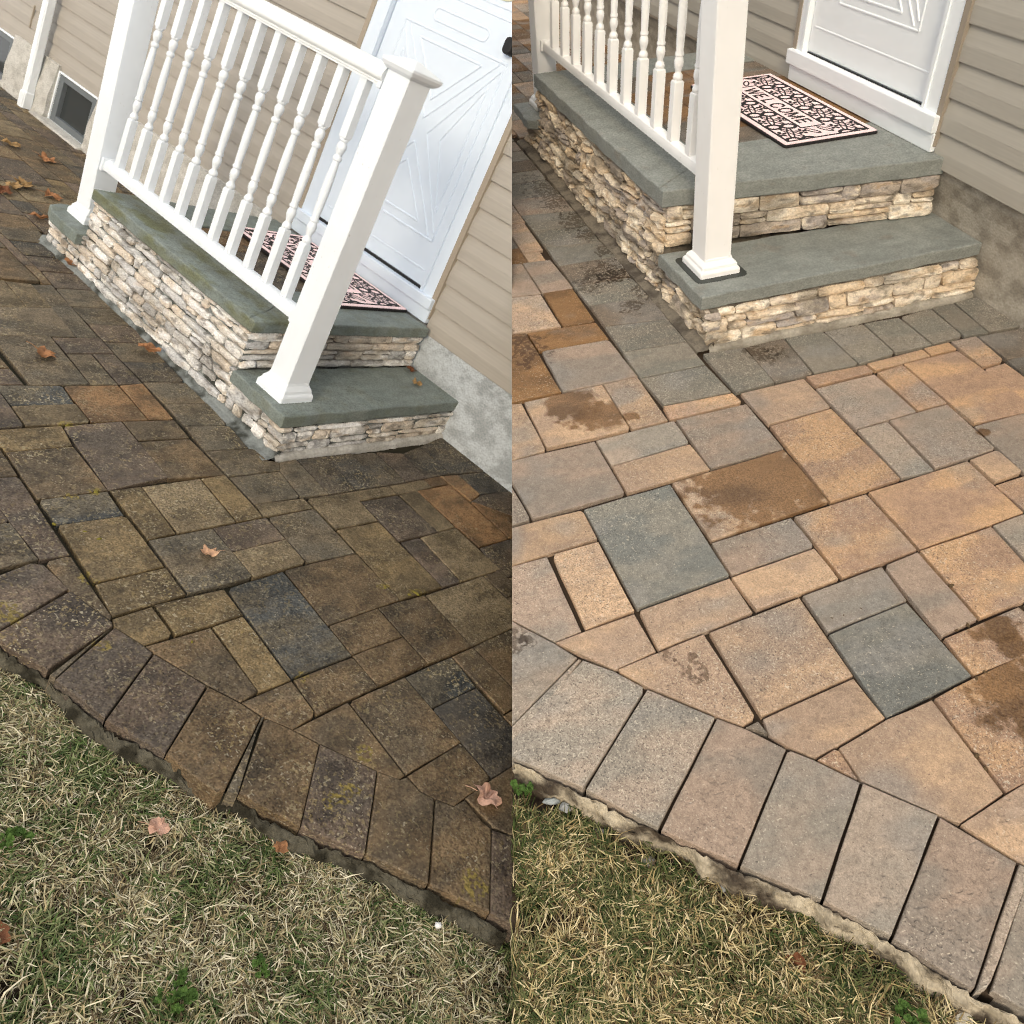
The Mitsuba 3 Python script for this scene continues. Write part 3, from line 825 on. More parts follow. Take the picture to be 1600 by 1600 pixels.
PAVERS_AFTER = '''
pf -621,-609 -618,-582 -601,-463 -875,-463 -890,-546
pf -602,-455 -600,-324 -864,-335 -876,-457
tf -360,-696 -356,-659 -339,-466 -592,-466 -624,-662
wf -337,-455 -329,-328 -595,-326 -607,-450
wf -209,-597 -194,-325 -318,-329 -339,-601
wf 58,-814 60,-780 59,-601 -336,-608 -358,-729
pf 62,-595 63,-317 -188,-327 -198,-588
tf 324,-741 324,-454 69,-453 74,-739
tf 327,-448 323,-320 66,-318 69,-447
tf 341,-905 344,-863 335,-748 77,-751 67,-816
pf 609,-877 594,-585 346,-586 349,-896
pf 613,-999 609,-884 358,-907 355,-960
gf 468,-576 448,-303 333,-302 341,-578
tf 595,-577 581,-299 456,-304 472,-575
pf 578,-293 569,-38 331,-36 332,-292
of 322,-311 317,-43 262,-51 252,-302
tf 846,-428 816,-40 577,-41 600,-431
uf 996,-716 972,-442 605,-442 620,-723
tf 762,-1058 738,-728 621,-729 624,-1021
pf 907,-1054 945,-1020 1027,-951 1018,-878 758,-883 761,-1003
tf 1016,-865 999,-726 750,-729 754,-866
tf 1129,-716 1099,-443 982,-445 1005,-714
tf 1148,-839 1130,-725 1011,-731 1031,-949
pf 974,-433 954,-173 840,-176 855,-431
tf 1095,-429 1073,-177 962,-178 982,-438
of 1073,-165 1053,79 826,80 840,-163
of 1052,91 1028,450 801,452 820,95
tf 900,465 892,570 788,570 799,465
of 1024,462 1012,643 902,658 914,456
of 821,-34 800,214 445,214 459,-19
tf 448,-20 438,216 269,221 272,-23
pf 562,229 549,461 330,460 334,229
of 321,236 312,467 270,465 262,235
of 308,480 299,710 257,710 266,476
of 298,718 294,825 250,827 252,722
of 546,473 542,584 313,585 324,477
of 660,596 669,832 308,818 312,594
of 415,834 408,930 249,947 247,843
of 668,808 673,924 422,923 426,830
df 659,925 626,1126 401,1158 409,943
gf 799,221 802,331 564,343 567,232
pf 796,342 782,570 552,579 561,355
pf 896,571 905,843 671,838 673,585
kf 260,-37 254,114 30,120 16,-40
df 259,117 256,264 27,285 32,124
kf 254,271 259,445 35,447 26,294
kf 257,451 241,607 40,615 38,454
kf 239,614 241,763 47,767 38,624
kf 240,773 229,905 34,920 46,776
kf 232,911 243,1005 28,1026 33,929
kf 241,1012 247,1155 22,1162 27,1036
df 405,944 429,1187 264,1188 256,952
tf 1212,-785 1329,-666 1370,-619 1362,-582 1122,-591 1150,-836
tf 1363,-568 1335,-312 1097,-307 1122,-574
df 1405,-577 1373,-583 1378,-616
tf 1407,-574 1443,-551 1485,-508 1450,-307 1342,-314 1370,-567
gf 1210,-297 1188,-55 1075,-46 1094,-294
uf 1450,-302 1419,-51 1194,-58 1218,-298
pf 1307,-43 1291,72 1062,76 1074,-37
of 1290,83 1277,305 1046,326 1058,88
gf 1273,320 1208,536 1026,563 1044,336
of 1420,-44 1403,214 1292,196 1314,-40
of 1670,-174 1627,250 1392,272 1427,-50 1444,-170
tf 1482,-445 1558,-443 1666,-337 1694,-308 1670,-182 1445,-179 1455,-304
of 1554,-450 1488,-450 1482,-458 1491,-504
tf 1787,-252 1903,-170 1652,-16 1675,-180 1697,-306
gs -1529,-324 -1500,-70 -1715,-77 -1703,-327
ps -1340,-327 -1299,-70 -1495,-70 -1523,-324
gs -1160,-318 -1126,-68 -1294,-70 -1335,-327
gs -987,-315 -951,-68 -1121,-68 -1155,-318
gs -798,-315 -791,-53 -946,-68 -982,-315
ds -609,-315 -602,-64 -786,-53 -793,-315
gs -445,-307 -424,-57 -597,-64 -604,-315
ds -281,-306 -247,-59 -419,-57 -440,-307
gs -96,-307 -77,-59 -242,-59 -276,-306
gs 77,-311 80,-62 -72,-60 -91,-307
gs 243,-298 255,-53 85,-62 82,-311
gs -1850,-330 -1713,-330 -1713,-74 -1850,-74
ds -1997,-330 -1860,-330 -1860,-74 -1997,-74
gs -2144,-330 -2007,-330 -2007,-74 -2144,-74
ps -2291,-330 -2154,-330 -2154,-74 -2291,-74
gs -2438,-330 -2301,-330 -2301,-74 -2438,-74
tf -5751,1071 -5751,1148 -5998,1148 -5998,1071
gf -5451,1071 -5451,1148 -5745,1148 -5745,1071
wf -5151,1071 -5151,1148 -5445,1148 -5445,1071
of -5001,1071 -5001,1148 -5145,1148 -5145,1071
tf -4851,1071 -4851,1148 -4995,1148 -4995,1071
pf -4651,1071 -4651,1148 -4845,1148 -4845,1071
gf -4451,1071 -4451,1148 -4645,1148 -4645,1071
df -4151,1071 -4151,1148 -4445,1148 -4445,1071
gf -4001,1071 -4001,1148 -4145,1148 -4145,1071
wf -3701,1071 -3701,1148 -3995,1148 -3995,1071
wf -3401,1071 -3401,1148 -3695,1148 -3695,1071
of -3251,1071 -3251,1148 -3395,1148 -3395,1071
pf -3001,1071 -3001,1148 -3245,1148 -3245,1071
wf -2701,1071 -2701,1148 -2995,1148 -2995,1071
df -2341,1071 -2341,1148 -2695,1148 -2695,1071
wf 979,1071 979,1148 685,1148 685,1071
df 1339,1071 1339,1148 985,1148 985,1071
wf -5855,871 -5855,1065 -5998,1065 -5998,871
of -5555,871 -5555,1065 -5849,1065 -5849,871
gf -5255,871 -5255,965 -5549,965 -5549,871
gf -5255,971 -5255,1065 -5549,1065 -5549,971
df -5005,871 -5005,965 -5249,965 -5249,871
gf -5005,971 -5005,1065 -5249,1065 -5249,971
wf -4705,871 -4705,1065 -4999,1065 -4999,871
wf -4555,871 -4555,1065 -4699,1065 -4699,871
tf -4355,871 -4355,1065 -4549,1065 -4549,871
df -4155,871 -4155,945 -4349,945 -4349,871
of -4155,951 -4155,1065 -4349,1065 -4349,951
pf -3905,871 -3905,965 -4149,965 -4149,871
pf -3905,971 -3905,1065 -4149,1065 -4149,971
pf -3705,871 -3705,1065 -3899,1065 -3899,871
gf -3555,871 -3555,945 -3699,945 -3699,871
df -3555,951 -3555,1065 -3699,1065 -3699,951
wf -3405,871 -3405,1065 -3549,1065 -3549,871
of -3205,871 -3205,965 -3399,965 -3399,871
df -3205,971 -3205,1065 -3399,1065 -3399,971
df -2845,871 -2845,1065 -3199,1065 -3199,871
pf -2595,871 -2595,1065 -2839,1065 -2839,871
pf -2395,871 -2395,1065 -2589,1065 -2589,871
pf -2302,871 -2302,1065 -2389,1065 -2389,871
pf 1035,871 1035,965 681,965 681,871
wf 1035,971 1035,1065 681,1065 681,971
gf 1235,871 1235,1065 1041,1065 1041,871
of 1535,871 1535,1065 1241,1065 1241,871
of -5306,721 -5306,865 -5600,865 -5600,721
tf -5006,721 -5006,865 -5300,865 -5300,721
wf -4856,721 -4856,865 -5000,865 -5000,721
wf -4496,721 -4496,865 -4850,865 -4850,721
of -4346,721 -4346,865 -4490,865 -4490,721
of -4096,721 -4096,865 -4340,865 -4340,721
wf -3796,721 -3796,865 -4090,865 -4090,721
wf -3496,721 -3496,865 -3790,865 -3790,721
df -3246,721 -3246,865 -3490,865 -3490,721
pf -2886,721 -2886,865 -3240,865 -3240,721
wf -2586,721 -2586,865 -2880,865 -2880,721
pf -2302,721 -2302,865 -2580,865 -2580,721
gf 944,721 944,865 911,865 906,721
wf 1244,721 1244,865 950,865 950,721
df 1544,721 1544,865 1250,865 1250,721
wf -4864,571 -4864,715 -5108,715 -5108,571
df -4714,571 -4714,715 -4858,715 -4858,571
wf -4414,571 -4414,715 -4708,715 -4708,571
of -4264,571 -4264,715 -4408,715 -4408,571
wf -3964,571 -3964,715 -4258,715 -4258,571
pf -3664,571 -3664,715 -3958,715 -3958,571
wf -3464,571 -3464,715 -3658,715 -3658,571
gf -3164,571 -3164,715 -3458,715 -3458,571
wf -2864,571 -2864,715 -3158,715 -3158,571
wf -2714,571 -2714,715 -2858,715 -2858,571
of -2564,571 -2564,715 -2708,715 -2708,571
wf -2302,571 -2302,715 -2558,715 -2558,571
df 1056,571 1056,715 906,715 904,663 1017,648 1022,571
wf 1206,571 1206,715 1062,715 1062,571
df 1566,571 1566,715 1212,715 1212,571
df -4517,421 -4517,565 -4711,565 -4711,421
wf -4217,421 -4217,565 -4511,565 -4511,421
df -4017,421 -4017,565 -4211,565 -4211,421
pf -3717,421 -3717,565 -4011,565 -4011,421
pf -3567,421 -3567,565 -3711,565 -3711,421
of -3207,421 -3207,565 -3561,565 -3561,421
wf -2957,421 -2957,565 -3201,565 -3201,421
df -2657,421 -2657,565 -2951,565 -2951,421
wf -2507,421 -2507,565 -2651,565 -2651,421
tf -2357,421 -2357,565 -2501,565 -2501,421
df -2302,421 -2302,565 -2351,565 -2351,421
df 1212,540 1248,421 1483,421 1483,565 1147,565 1146,550
pf 1783,421 1783,565 1489,565 1489,421
gf -3993,221 -3993,415 -4347,415 -4347,221
wf -3843,221 -3843,415 -3987,415 -3987,221
gf -3593,221 -3593,295 -3837,295 -3837,221
wf -3593,301 -3593,415 -3837,415 -3837,301
df -3343,221 -3343,295 -3587,295 -3587,221
df -3343,301 -3343,415 -3587,415 -3587,301
tf -3043,221 -3043,415 -3337,415 -3337,221
wf -2743,221 -2743,415 -3037,415 -3037,221
of -2543,221 -2543,415 -2737,415 -2737,221
of -2302,221 -2302,315 -2537,315 -2537,221
pf -2302,321 -2302,415 -2537,415 -2537,321
gf 1287,221 1377,221 1377,315 1280,315
pf 1377,321 1377,415 1250,415 1278,321
df 1577,259 1577,295 1394,295 1393,277
wf 1577,301 1577,415 1383,415 1383,301
gf 1877,221 1877,315 1583,315 1583,259 1632,254 1635,221
tf 1877,321 1877,415 1583,415 1583,321
wf -3138,-29 -3138,215 -3432,215 -3432,-29
df -2838,-29 -2838,215 -3132,215 -3132,-29
gf -2638,-29 -2638,215 -2832,215 -2832,-29
tf -2338,-29 -2338,215 -2632,215 -2632,-29
wf -2302,71 -2302,215 -2332,215 -2332,71
pf 1832,-29 1832,215 1636,215 1659,-14 1683,-29
wf 1942,-29 1978,65 1838,65 1838,-29
of 1980,71 2018,181 2024,215 1838,215 1838,71
of -2395,-35 -2689,-35 -2689,-70 -2395,-70
gf 1791,-95 1871,-145 1938,-35 1791,-35
tf -1468,-429 -1468,-330 -1762,-334 -1762,-429
tf -1268,-429 -1268,-328 -1462,-330 -1462,-429
tf -968,-429 -968,-335 -1262,-335 -1262,-429
of -879,-429 -871,-355 -962,-355 -962,-429
df -1024,-529 -1024,-435 -1218,-435 -1218,-529
wf -664,-629 -664,-604 -896,-550 -879,-435 -1018,-435 -1018,-629
gb 1258,-1205 1211,-1117 1087,-914 1031,-954 951,-1022 879,-1072
gb 1247,-1172 1295,-1185 1263,-1132 1097,-907 1092,-912
gb 1262,-1154 1283,-1138 1395,-1012 1216,-790 1152,-842 1099,-903
gb 1401,-1007 1520,-895 1334,-670 1221,-786
tb 1527,-890 1631,-773 1449,-557 1382,-614 1337,-665
gb 1636,-769 1735,-653 1562,-449 1489,-513 1452,-553
gb 1740,-650 1827,-567 1669,-341 1566,-444
tb 1832,-564 1942,-483 1790,-256 1673,-337
gb 1945,-481 1946,-455 1811,-240 1795,-253
gb 1952,-455 2047,-369 1920,-187 1820,-258
gb 1877,-148 1912,-170 1856,-210 1865,-220 1922,-180 2041,-352 2125,-151 1951,-26
pb 1955,-19 2128,-144 2205,98 2022,175
gb 2025,182 2207,106 2245,357 2063,395
'''
OUTER_AFTER = [(0.85, -1.52), (1.05, -1.36), (1.17, -1.24), (1.283, -1.138), (1.398, -1.011), (1.524, -0.892), (1.634, -0.772), (1.737, -0.652), (1.83, -0.566), (1.944, -0.483), (2.03, -0.39), (2.13, -0.15), (2.21, 0.1), (2.25, 0.36)]
INNER_AFTER = [(0.62, -1.3), (0.8, -1.15), (0.951, -1.022), (1.031, -0.954), (1.152, -0.842), (1.217, -0.787), (1.335, -0.667), (1.45, -0.555), (1.562, -0.447), (1.669, -0.339), (1.79, -0.255), (1.84, -0.2), (1.95, -0.02), (2.02, 0.18), (2.06, 0.4)]


# ------------------------------------------------------------------ builders
def build_patio(lot, data, outer, inner, name_bsdf, joint, footing, rough_edge):
    global LOT
    LOT = lot
    r = random.Random(21 if lot == 'before' else 22)
    root = key_for('patio')
    tag(root, kind='structure')
    # sand bed under the pavers: its top shows in the joints
    bed = Polygon([(-5.2, -1.85), (-3, -1.75), (-1.8, -1.55)] + list(outer) + [(2.15, 1.3), (-5.2, 1.3)]) if lot == 'before' else \
        Polygon([(-6.2, -1.7), (.4, -1.75)] + list(outer) + [(2.26, 1.5), (-6.2, 1.5)])
    bed = bed.buffer(-.012).buffer(0)
    obj('sand_bed', slab(list(bed.exterior.coords)[:-1], -.10, -.016, .003), joint, root, cut=True)
    n = 0
    for row in data.strip().split('\n'):
        head, *pts = row.split()
        poly = np.array([[float(q) / 1000 for q in p.split(',')] for p in pts])
        n += 1
        tone = 'k' if lot == 'after' and head[1] == 's' and head[0] == 'g' else head[0]
        if lot == 'after' and head[1] == 'b':
            tone = 'p' if head[0] == 't' else 'g'
        thin = Polygon(poly).area / Polygon(poly).length < .006
        worn = sub_edges(poly, .07, -.0008 if head[1] == 'b' else -.0013, r, .16) if len(poly) <= 9 and not thin else poly
        dz = (r.random() - .5) * (.0028 if lot == 'after' else .0022)
        tx, ty = (r.random() - .5) * .007, (r.random() - .5) * .007
        ch = (.0026 if lot == 'after' else .0028) if head[1] != 'b' else .0032
        ch = .0008 if thin else ch
        m = slab(worn, -.058, dz, ch)
        c = poly.mean(0)
        v = m[0].copy()
        top = v[:, 2] > -.03
        v[top, 2] += (v[top, 0] - c[0]) * tx + (v[top, 1] - c[1]) * ty
        kind = {'f': 'paver', 's': 'edging_paver', 'b': 'border_paver'}[head[1]]
        obj(kind, (v, m[1]), name_bsdf, root, uv=(TONE_OF[tone] + .5, n + .5), cut=True)
    crumbs = [(.734, -.037, .008), (.679, -.092, .008), (.735, -.009, .012), (.234, -.750, .009), (.043, -.662, .012), (.196, -.770, .007), (.646, -.734, .006), (.147, -.824, .007), (-.290, -.582, .009)] if lot == 'before' else \
        [(1.178, -.265, .007), (1.179, -.232, .006), (1.175, -.179, .005), (1.183, .086, .010), (1.297, .040, .008), (1.303, .004, .006), (1.430, -.046, .007), (1.422, -.014, .008), (1.586, -.176, .009), (1.615, -.179, .006)]
    for q, (x, y, h) in enumerate(crumbs):
        m = trimesh.creation.icosphere(2, 1.0)
        v = np.array(m.vertices) * np.array([h, h * .5, .004])
        v *= (.55 + .9 * meshkit.fbm(v * 160 + q, 3, q))[:, None]
        c_, s_ = math.cos(q * 1.3 + .9), math.sin(q * 1.3 + .9)
        v = v @ np.array([[c_, -s_, 0], [s_, c_, 0], [0, 0, 1]]).T
        obj('moss_clump' if lot == 'before' else 'joint_grit', (v + np.array([x, y, -.002]), m.faces), 'moss' if lot == 'before' else 'grit', root)
    # rough concrete haunch that holds the border, broken along its lawn edge
    line = LineString(outer)
    K = int(line.length / .006)
    P = np.array([line.interpolate(k / K, normalized=True).coords[0] for k in range(K + 1)])
    t = np.gradient(P, axis=0); t /= np.linalg.norm(t, axis=1, keepdims=True)
    out = np.c_[t[:, 1], -t[:, 0]]
    A = np.array([-.6, .02, .12, .22, .32, .42, .52, .62, .72, .82, .92, 1.0, 1.03, 1.05])
    Zp = np.array([-.050, -.046, -.030, -.018, -.014, -.014, -.017, -.020, -.025, -.032, -.044, -.060, -.085, -.13]) - (0 if lot == 'after' else .004)
    w = rough_edge * np.clip(-.55 + 3.0 * meshkit.fbm(np.c_[P * 11, np.zeros(len(P))], 4, 5), .18, 1.6)
    m = len(A)
    v = np.zeros((len(P), m, 3))
    v[:, :, :2] = P[:, None] + out[:, None] * (A[None] * w[:, None])[..., None]
    v[:, :, 2] = Zp
    mask = np.clip((A - .02) * 5, 0, 1) * np.clip((1.06 - A) * 6, .15, 1)
    q = v.reshape(-1, 3)
    ridge = 1 - 2 * np.abs(meshkit.fbm(q * 42, 4, 3) - .5)
    crag = (meshkit.fbm(q * 16 + 3, 3, 9) - .5) * .018 + (np.floor(ridge * 7) / 7 - .75) * .030 + (meshkit.fbm(q * 150, 2, 4) - .5) * .009
    v[:, :, 2] += (crag * np.tile(mask, len(P))).reshape(len(P), m)
    v[:, :, :2] += out[:, None] * (((meshkit.fbm(q * 36 + 9, 3, 4) - .5) * .026 * np.tile(mask, len(P))).reshape(len(P), m))[..., None]
    v[:, :, 2] = np.minimum(v[:, :, 2], -.006)
    k_, q_ = np.meshgrid(np.arange(len(P) - 1), np.arange(m - 1), indexing='ij')
    a = (k_ * m + q_).ravel()
    f2 = np.vstack([np.c_[a, a + 1, a + m + 1], np.c_[a, a + m + 1, a + m]])
    v2 = v.reshape(-1, 3)
    keep = (side(v2)[f2] > 0).all(1)
    obj('concrete_haunch', (v2, f2[keep]), footing, root)
    return root


def ledge_stones(root, frame, rects, row, seed, bsdf, depth, rough=.024, lens=(.05, .08, .11, .14, .17, .2, .24), name='ledge_stone'):
    """Split-face ledge stones packed in courses over the (u, w) rectangles of a face.  frame(u, w, o) -> lot point, o outwards."""
    r = random.Random(seed)
    for (u0, u1, w0, w1) in rects:
        z = w0
        while z < w1 - .008:
            h = r.uniform(*row)
            if w1 - (z + h) < row[0] * .6:
                h = w1 - z
            u = u0 - r.random() * .05
            while u < u1 - .012:
                L = r.choice(lens)
                hh, zz = h, z
                if h > .038 and r.random() < .35:
                    split = h * r.uniform(.4, .6)
                    parts = [(z, split), (z + split, h - split)]
                else:
                    parts = [(z, h)]
                a, b = max(u, u0), min(u + L, u1)
                if u1 - b < .03:
                    b = u1
                if b - a > .012:
                    for zz, hh in parts:
                        one_stone(root, frame, a, b, zz, zz + hh, r, bsdf, depth, name, rough)
                u += L
                if b == u1:
                    break
            z += h


def one_stone(root, frame, a, b, z0, z1, r, bsdf, depth, name, rough):
    nu, nw = 6, 4
    g = .0022
    a, b, z0, z1 = a + g, b - g, z0 + g, z1 - g
    sk = [r.uniform(-.006, .006) for _ in range(4)]
    base = depth * r.uniform(.25, 1.0)
    s = r.randrange(1000)
    tilt = r.uniform(-.35, .35) * rough / .024
    U, W = np.meshgrid(np.linspace(0, 1, nu), np.linspace(0, 1, nw), indexing='ij')
    u = a + (b - a) * U + (1 - U) * sk[0] * (W - .5) + U * sk[1] * (W - .5)
    w = z0 + (z1 - z0) * W + .25 * (sk[2] * (U - .5) + sk[3] * np.sin(U * 5 + s))
    edge = np.minimum(np.minimum(U, 1 - U) * (b - a), np.minimum(W, 1 - W) * (z1 - z0))
    rnd_edge = np.where(edge < 1e-6, -.007, 0.)
    nz = meshkit.fbm(np.stack([u * 38 + s, w * 60, np.zeros_like(u)], -1), 3, s) - .5
    nz = np.sign(nz) * np.abs(nz) ** .8
    o = base + nz * rough + rnd_edge + tilt * (W - .5) * (z1 - z0)
    corner = ((U < .01) | (U > .99)) & ((W < .01) | (W > .99))
    u = np.where(corner, u + (.5 - U) * .006, u); w = np.where(corner, w + (.5 - W) * .006, w)
    front = frame(u.ravel(), w.ravel(), o.ravel())
    ring = [(i, 0) for i in range(nu)] + [(nu - 1, j) for j in range(1, nw)] + [(i, nw - 1) for i in range(nu - 2, -1, -1)] + [(0, j) for j in range(nw - 2, 0, -1)]
    idx = np.array([i * nw + j for i, j in ring])
    back = frame(u.ravel()[idx], w.ravel()[idx], np.full(len(idx), -.03))
    v = np.vstack([front, back])
    f = []
    for i in range(nu - 1):
        for j in range(nw - 1):
            p, q, rr, t = i * nw + j, (i + 1) * nw + j, (i + 1) * nw + j + 1, i * nw + j + 1
            f += [[p, q, rr], [p, rr, t]] if (i + j + s) % 2 else [[p, q, t], [q, rr, t]]
    n0 = nu * nw
    for k in range(len(idx)):
        k2 = (k + 1) % len(idx)
        f += [[idx[k], n0 + k, n0 + k2], [idx[k], n0 + k2, idx[k2]]]
    obj(name, (v, np.array(f)), bsdf, root, uv=(r.randrange(6) + .5, s + .5))


def baluster(x, y, z0, z1, half, rad):
    """Square blocks at both ends, turned beads and a long swelling shaft between them."""
    H = z1 - z0
    zz = lambda t: z0 + H * t
    low = square_loft([(zz(0), half), (zz(.255), half), (zz(.262), half * .82)], x, y, ch=.002)
    up = square_loft([(zz(.738), half * .82), (zz(.745), half), (zz(1), half)], x, y, ch=.002)
    prof = [(.258, .62), (.266, .95), (.275, 1.06), (.285, .95), (.293, .66), (.300, .62), (.312, .78), (.326, .98), (.340, 1.02), (.352, .88), (.362, .72), (.366, .94),
            (.374, .97), (.382, .78), (.42, .86), (.50, .94), (.56, .90), (.62, .76), (.640, .66), (.644, .92), (.652, .98), (.660, .90), (.664, .64), (.676, .78), (.69, 1.0),
            (.704, 1.05), (.716, .90), (.724, .64), (.728, .92), (.735, 1.0), (.742, .7)]
    turned = lathe([(zz(t), rad * q) for t, q in prof], x, y)
    return cat([low, turned, up])


def build_railing(lot, p):
    """p: post centres, half sizes, rail heights."""
    global LOT
    LOT = lot
    vin = p['bsdf']
    t = thing('porch_railing')
    tag(t, p['label'], 'railing')
    for c in p['posts']:
        x, y, z, half, bh, top, ln, cap = c
        shaft = lean(square_loft([(z + .012, half), (top, half)], x, y, ch=.003), z, ln)
        k = obj('newel_post', shaft, vin, t, smooth=25)
        obj('base_trim', square_loft([(z, bh), (z + .018, bh), (z + .024, bh * .97), (z + .030, bh * .90), (z + .040, bh * .88), (z + .048, bh * .80), (z + .056, half * 1.06), (z + .064, half + .0015)], x, y, ch=.004), vin, k)
        if cap:
            obj('post_cap', lean(square_loft([(top - .022, half * 1.08), (top - .012, half * 1.30), (top, half * 1.42), (top + .008, half * 1.42), (top + .012, half * 1.30), (top + .034, half * .25)], x, y, ch=.003), z, ln), vin, k)
        if 'seal' in p and cap == p['seal']:
            q = Polygon([(x - bh, y - bh), (x + bh, y - bh), (x + bh, y + bh), (x - bh, y + bh)]).buffer(.024, quad_segs=5)
            obj('sealant_bead', slab(sub_edges(np.array(list(q.exterior.coords)[:-1]), .03, .003, random.Random(4)), z - .002, z + .0018, .0008), 'sealant', k)
    x0, x1, y = p['x0'], p['x1'], p['y']
    zb, zt = p['zb'], p['zt']
    prof = lambda yc, zlo, pts: [(yc + a, zlo + b) for a, b in pts]
    bottom = [(-.024, 0), (.024, 0), (.026, .004), (.026, .028), (.021, .040), (.010, .045), (-.010, .045), (-.021, .040), (-.026, .028), (-.026, .004)]
    obj('bottom_rail', along_x(prof(y, zb, bottom), x0, x1), vin, t, smooth=40)
    half_top = [(0, 0), (.024, 0), (.024, .007), (.031, .009), (.031, .015), (.040, .018), (.046, .027), (.046, .040), (.041, .053), (.030, .064), (.016, .070), (0, .072)]
    top = half_top[1:-1] + [(0, .072)] + [(-a, z) for a, z in half_top[-2:0:-1]]
    obj('top_rail', along_x(prof(y, zt, top), x0, x1), 'glossy_' + vin, t, smooth=40)
    for xe, s in ((x0, 1), (x1, -1)):
        for z, hgt in ((zb, .045), (zt, .072)):
            a, b = sorted((xe, xe + s * .016))
            obj('rail_bracket', box(a, b, y - .036, y + .036, z - .008, z + hgt + .006, .004), vin, t)
    shared = None
    for x in p['bal']:
        obj('baluster', baluster(x, y, zb + .044, zt + .003, p['half'], p['rad']), vin, t, smooth=35)
    return t


def grooves(pairs, y, w, h):
    """Raised mouldings on a door leaf that faces -y: straight ribs between (x, z) points."""
    ms = []
    for (xa, za), (xb, zb) in pairs:
        d = np.array([xb - xa, zb - za]); L = np.linalg.norm(d); d /= L; n = np.array([-d[1], d[0]])
        prof = [(-w, .001), (-w * .45, -h), (w * .45, -h), (w, .001)]
        v = []
        for s, px_ in ((0, (xa, za)), (1, (xb, zb))):
            for o, e in prof:
                q = np.array(px_) + n * o
                v.append((q[0], y + e, q[1]))
        f = [[4, 5, 1, 0], [5, 6, 2, 1], [6, 7, 3, 2], [7, 4, 0, 3], [0, 1, 2, 3], [7, 6, 5, 4]]
        ms.append((np.array(v), np.array(f)))
    return cat([arr(m) for m in ms])


def rounded(x0, x1, z0, z1, r, n=5):
    return list(Polygon([(x0 + r, z0 + r), (x1 - r, z0 + r), (x1 - r, z1 - r), (x0 + r, z1 - r)]).buffer(r, quad_segs=n).exterior.coords)[:-1]


def facing(poly_xz, y0, y1, ch=.002):
    """A slab over an (x, z) polygon standing in the wall plane, from y1 (back) to y0 (front, smaller)."""
    v, f = slab(poly_xz, -y1, -y0, ch)
    return np.c_[v[:, 0], -v[:, 2], v[:, 1]], f


